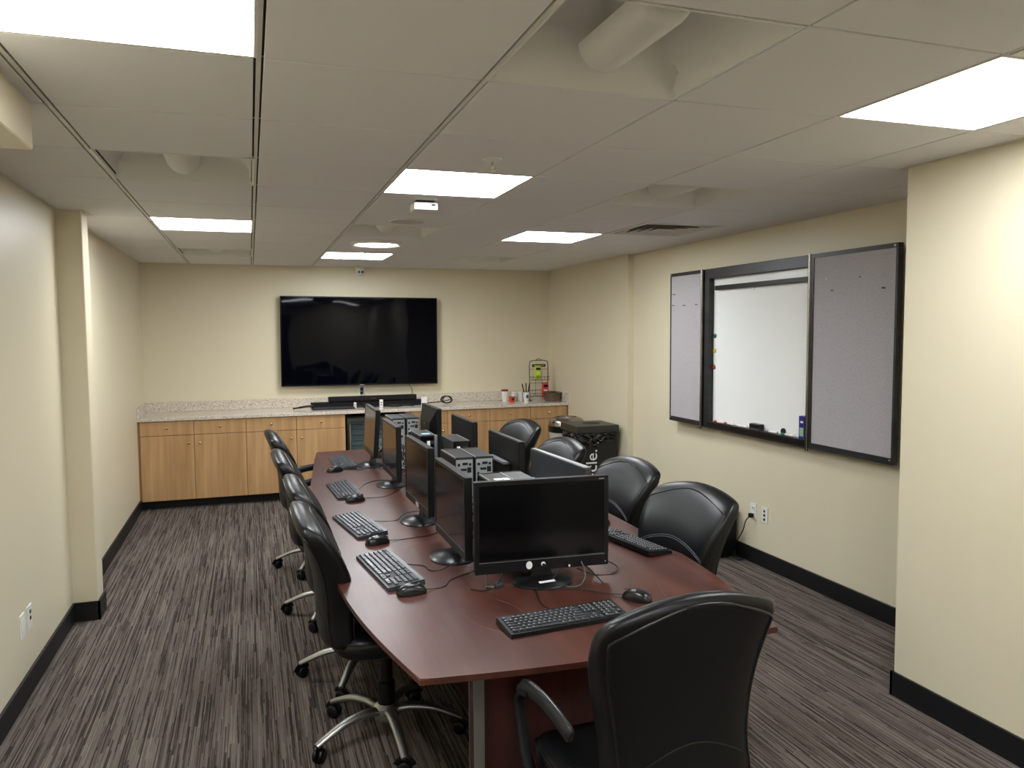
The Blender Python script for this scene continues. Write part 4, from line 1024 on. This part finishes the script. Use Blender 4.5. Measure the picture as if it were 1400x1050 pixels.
# ------------------------------------------------------------------ keyboards
def make_keyboard(label, w, d, mk, mbody, legends):
    t = thing('keyboard', label, 'keyboard', (0, 0, 0), 0, 'keyboards on the table')
    m = MB()
    bt = [(-w / 2, -d / 2, 0), (w / 2, -d / 2, 0), (w / 2, d / 2, 0.006), (-w / 2, d / 2, 0.006)]
    tp = [(-w / 2 + .002, -d / 2 + .002, .013), (w / 2 - .002, -d / 2 + .002, .013), (w / 2 - .002, d / 2 - .002, .026), (-w / 2 + .002, d / 2 - .002, .026)]
    m.loft([[m.bm.verts.new(q) for q in bt], [m.bm.verts.new(q) for q in tp]])
    m.build('body', mbody, t)
    for s in (-1, 1):
        m = MB(); m.box(s * w * .38 - .015, d / 2 - .02, 0, s * w * .38 + .015, d / 2 - .012, .008); m.build('foot', mbody, t)
    m = MB(); m.loft([[m.bm.verts.new((sx * (w / 2 - .008), -d / 2 + .008 + t_ * (d * .80 + .004), .013 + .013 * ((.008 + t_ * (d * .80 + .004)) / d) + dz)) for sx, t_ in ((-1, 0), (1, 0), (1, 1), (-1, 1))] for dz in (-.003, .0008)])
    m.build('key_bed', M_port, t)
    top = lambda y: .013 + .013 * (y + d / 2) / d
    u = (w - .02) / 22.6; x0 = -w / 2 + .01
    rows = 6; dy = (d * .80) / rows; yb = -d / 2 + .010
    def keys(spec, nm):
        m = MB(); lg = MB()
        for r_i, c0, c1 in spec:
            xa, xb = x0 + c0 * u + .0013, x0 + c1 * u - .0013; ya = yb + r_i * dy + .0020; y2 = yb + (r_i + 1) * dy - .0020
            z = top((ya + y2) / 2)
            m.box(xa, ya, z - .002, xb, y2, z + .0055, .0016, 1)
            if legends: lg.box(xa + u * .22, ya + dy * .45, z + .0054, xa + u * .50, y2 - dy * .18, z + .0058)
        kb_ = m.build(nm, mk, t)
        if legends: lg.build('key_legends', M_legend, kb_)
        else: lg.bm.free()
    main = []
    main += [(0, 0, 1.3), (0, 1.3, 2.5), (0, 2.5, 3.8), (0, 3.8, 9.6), (0, 9.6, 10.9), (0, 10.9, 12.2), (0, 12.2, 13.5), (0, 13.5, 15)]
    main += [(1, 0, 2.3)] + [(1, 2.3 + k, 3.3 + k) for k in range(10)] + [(1, 12.3, 15)]
    main += [(2, 0, 1.8)] + [(2, 1.8 + k, 2.8 + k) for k in range(11)] + [(2, 12.8, 15)]
    main += [(3, 0, 1.5)] + [(3, 1.5 + k, 2.5 + k) for k in range(12)] + [(3, 13.5, 15)]
    main += [(4, k, k + 1) for k in range(13)] + [(4, 13, 15)]
    keys(main, 'letter_keys')
    keys([(5, 0, 1)] + [(5, 1.9 + k + .35 * (k // 4), 2.9 + k + .35 * (k // 4)) for k in range(12)], 'function_keys')
    keys([(0, 15.4, 16.3), (0, 16.3, 17.2), (0, 17.2, 18.1), (1, 16.3, 17.2)] + [(r_i, 15.4 + k * .9, 16.3 + k * .9) for r_i in (3, 4, 5) for k in range(3)], 'arrow_keys')
    keys([(0, 18.5, 20.5), (0, 20.5, 21.5), (1, 21.5, 22.5)] + [(r_i, 18.5 + k, 19.5 + k) for r_i in (1, 2, 3, 4, 5) for k in range(3)] + [(3, 21.5, 22.5), (4, 21.5, 22.5), (5, 21.5, 22.5)], 'number_keys')
    return t
kb = make_keyboard('charcoal keyboard on the left side of the table nearest the camera', .46, .145, M_key, M_grey, False)
KB = [((.452, .85), -83, None), ((.435, 1.60), -81.5, 'second charcoal keyboard from the camera on the left side of the table'),
      ((.462, 2.475), -87, 'third charcoal keyboard from the camera on the left side of the table'), ((.560, 3.45), -89, 'farthest charcoal keyboard on the left side of the table')]
for k, ((x, y), rz, lab) in enumerate(KB): place(kb, lab or kb['label'], (x, y, TZ + .0002), R(rz), k > 0)
kb2 = make_keyboard('black keyboard with white legends at the near end of the table', .425, .125, M_keyb, M_black, True)
kb2.location = (.900, .128, TZ + .0002); kb2.rotation_euler = (0, 0, R(4.5))
place(kb2, 'black keyboard on the right side of the table, right of the large near monitor', (1.535, .885, TZ + .0002), R(99), True)

# ------------------------------------------------------------------ mice
def make_mouse(label):
    """nose (buttons, cable) towards local +Y"""
    t = thing('computer_mouse', label, 'mouse', (0, 0, 0), 0, 'computer mice on the table')
    def f(u, v):
        a = u * 2 * PI; c, s = math.cos(a), math.sin(a)
        e = math.sin(v * PI / 2); k = math.cos(v * PI / 2)
        n = 2.4; rr = (abs(c) ** n + abs(s) ** n) ** (-1 / n)
        x = c * rr * .0305 * k ** .55 * (1 - .08 * math.cos(a * 2)); y = s * rr * .056 * k ** .55
        hgt = .036 - .010 * max(0, y / .056) - .004 * max(0, -y / .056)
        return (x, y, .002 + hgt * e ** 1.0)
    m = MB(); g = m.grid(f, 40, 16, True); m.bm.faces.new(g[0]); bd = m.build('body', M_mouse, t, 70)
    m = MB(); m.lathe([(.001, -.0035), (.009, -.0035), (.010, 0), (.009, .0035), (.001, .0035)], (0, .028, .026), seg=18, axis='x'); m.build('scroll_wheel', M_grey, t, 40)
    m = MB(); m.box(-.0006, .012, .0285, .0006, .052, .0305); m.build('button_seam', M_dark, bd)
    return t
ms = make_mouse('black mouse on the left side of the table nearest the camera')
def cable(pts, parent, rad=.0018, mm=None):
    m = MB(); m.tube(bez(pts, 8), rad, 6); return m.build('cable', mm or M_cable, parent, 60)
MS = [((.487, .565), -85, None), ((.473, 1.268), -78, 'second black mouse from the camera on the left side, between two keyboards'), ((.492, 2.185), -80, 'third black mouse from the camera on the left side of the table'),
      ((.480, 3.165), -75, 'farthest black mouse on the left side of the table'), ((1.222, .232), 35, 'black mouse beside the near keyboard, behind the end chair'), ((1.545, 1.225), 95, 'black mouse half hidden by the right edge of the large near monitor')]
mice = [place(ms, lab or ms['label'], (x, y, TZ + .0002), R(rz), k > 0) for k, ((x, y), rz, lab) in enumerate(MS)]
def wcable(th, pts, rad=.0018, nm='cable', mm=None):
    """cable given in table coordinates, parented to its device"""
    inv = (Matrix.Translation(th.location) @ th.rotation_euler.to_matrix().to_4x4()).inverted()
    P = [inv @ Vector(p) for p in pts]
    m = MB(); m.tube(bez(P, 8), rad, 6); return m.build(nm, mm or M_cable, th, 60)
z = TZ + .0025
kbs = [o for o in bpy.data.objects if o.name.startswith('keyboard') and o.parent is None]
wcable(mice[0], [(.543, .57, z + .006), (.58, .585, z), (.62, .60, z), (.655, .66, z), (.71, .70, z), (.77, .74, z), (.82, .82, z)])
wcable(kbs[0], [(.525, .88, z + .012), (.56, .90, z), (.60, .865, z), (.61, .80, z), (.66, .80, z), (.74, .845, z + .022), (.80, .93, z + .03), (.86, 1.0, z)])
wcable(mice[1], [(.528, 1.28, z + .006), (.58, 1.295, z), (.66, 1.31, z), (.72, 1.32, z), (.77, 1.36, z), (.83, 1.42, z)])
wcable(kbs[1], [(.507, 1.63, z + .014), (.56, 1.66, z), (.63, 1.66, z), (.68, 1.70, z + .02), (.745, 1.69, z + .03), (.80, 1.74, z), (.86, 1.80, z)])
wcable(mice[2], [(.543, 2.22, z + .006), (.60, 2.235, z), (.66, 2.24, z), (.72, 2.30, z), (.80, 2.38, z + .02), (.84, 2.5, z)])
wcable(kbs[2], [(.535, 2.44, z + .014), (.56, 2.52, z), (.62, 2.66, z), (.70, 2.74, z), (.80, 2.70, z), (.85, 2.65, z)])
wcable(mice[3], [(.535, 3.18, z + .006), (.60, 3.18, z), (.66, 3.16, z), (.72, 3.22, z), (.80, 3.2, z)])
wcable(kbs[3], [(.632, 3.45, z + .014), (.67, 3.40, z), (.68, 3.27, z), (.74, 3.19, z), (.82, 3.12, z)])
wcable(mice[4], [(1.19, .276, z + .006), (1.15, .32, z), (1.07, .40, z), (1.02, .42, z), (.98, .46, z + .0), (1.03, .50, z + .035), (1.10, .60, z + .02), (1.16, .70, z)])
wcable(kbs[4], [(.895, .192, z + .014), (.91, .22, z), (.89, .28, z), (.90, .36, z), (.93, .48, z + .004), (1.0, .78, z)])
wcable(kbs[5], [(1.462, .90, z + .014), (1.43, .92, z), (1.37, .88, z), (1.33, .80, z), (1.28, .74, z)])
# loose cables round the near monitor
cb = [('thin black cable looping out right of the large near monitor over the table', [(1.10, .58, z + .04), (1.18, .60, z + .04), (1.27, .60, z + .03), (1.31, .56, z + .01), (1.27, .52, z), (1.20, .53, z), (1.14, .57, z + .02)]),
      ('straight black cable leaning on the table right of the near monitor base', [(1.14, .58, z + .06), (1.165, .53, z + .035), (1.18, .47, z + .012), (1.185, .43, z)]),
      ('grey-green cable arching beside the near monitor base', [(1.10, .60, z + .06), (1.125, .52, z + .075), (1.13, .47, z + .03), (1.10, .44, z + .002), (1.06, .43, z), (1.03, .46, z)]),
      ('black cable with a connector lying left of the near monitor base', [(.70, .53, z), (.74, .50, z), (.79, .53, z + .004), (.835, .57, z + .03), (.86, .60, z + .06)]),
      ('short black looped cable under the left end of the near monitor', [(.80, .61, z + .05), (.77, .57, z + .02), (.765, .53, z), (.80, .52, z), (.83, .57, z + .03)])]
for k, (lab, pts) in enumerate(cb):
    m = MB(); m.tube(bez(pts, 8), .0024, 6)
    o = tag(m.build('loose_cable', mat('green_grey_cable', rgb(70, 86, 78), .45) if k == 2 else M_cable, None, 60), lab, 'cable')
    if k == 3:
        m = MB(); m.box(.785, .515, z - .002, .825, .535, z + .012, .002, 1, (0, 0, R(25))); m.build('connector', M_grey, o)
        m = MB(); m.box(.755, .515, z - .002, .785, .526, z + .008, .002, 1, (0, 0, R(-20))); m.build('metal_tip', M_chrome, o)
# masses of cables hanging behind the monitors (nobody could count them)
def tangle(x0, y0, x1, y1, ztop, n, seed, label):
    random.seed(seed); a = MB(); b = MB()
    for k in range(n):
        pts = []; x = random.uniform(x0, x1); y = random.uniform(y0, y1)
        for q in range(6):
            zz = TZ + .004 + ztop * max(0, (1 - q / 4.0)) * random.uniform(.5, 1)
            pts.append((min(x1, max(x0, x + random.uniform(-.03, .03))), min(y1, max(y0, y + random.uniform(-.06, .06))), zz))
            x += random.uniform(-.02, .02); y += random.uniform(-.04, .04)
        (b if k % 4 == 0 else a).tube(bez(pts, 5), random.choice((.0022, .003, .0036)), 6)
    o = tag(a.build('cable_tangle', M_cable, None, 60), label, 'cables', kind='stuff')
    b.build('pale_cables', M_cablew, o, 60)
tangle(.83, 1.93, .98, 2.20, .20, 26, 3, 'tangle of black and pale cables between the second and middle towers')
tangle(.82, 2.78, .98, 3.17, .22, 30, 4, 'tangle of black and pale cables hanging behind the farthest tower pair')
tangle(.80, 3.58, .98, 3.90, .10, 16, 5, 'tangle of black cables behind the farthest left monitor')
tangle(.86, 1.20, 1.08, 1.40, .18, 18, 6, 'tangle of cables behind the middle pair of towers')

# ------------------------------------------------------------------ world and view
w = bpy.data.worlds.new('world'); bpy.context.scene.world = w; w.use_nodes = True
w.node_tree.nodes['Background'].inputs['Color'].default_value = (.02, .02, .02, 1)
vs = bpy.context.scene.view_settings
vs.view_transform = 'Standard'; vs.look = 'None'; vs.gamma = 1.0; vs.use_curve_mapping = False
vs.exposure = 1.30
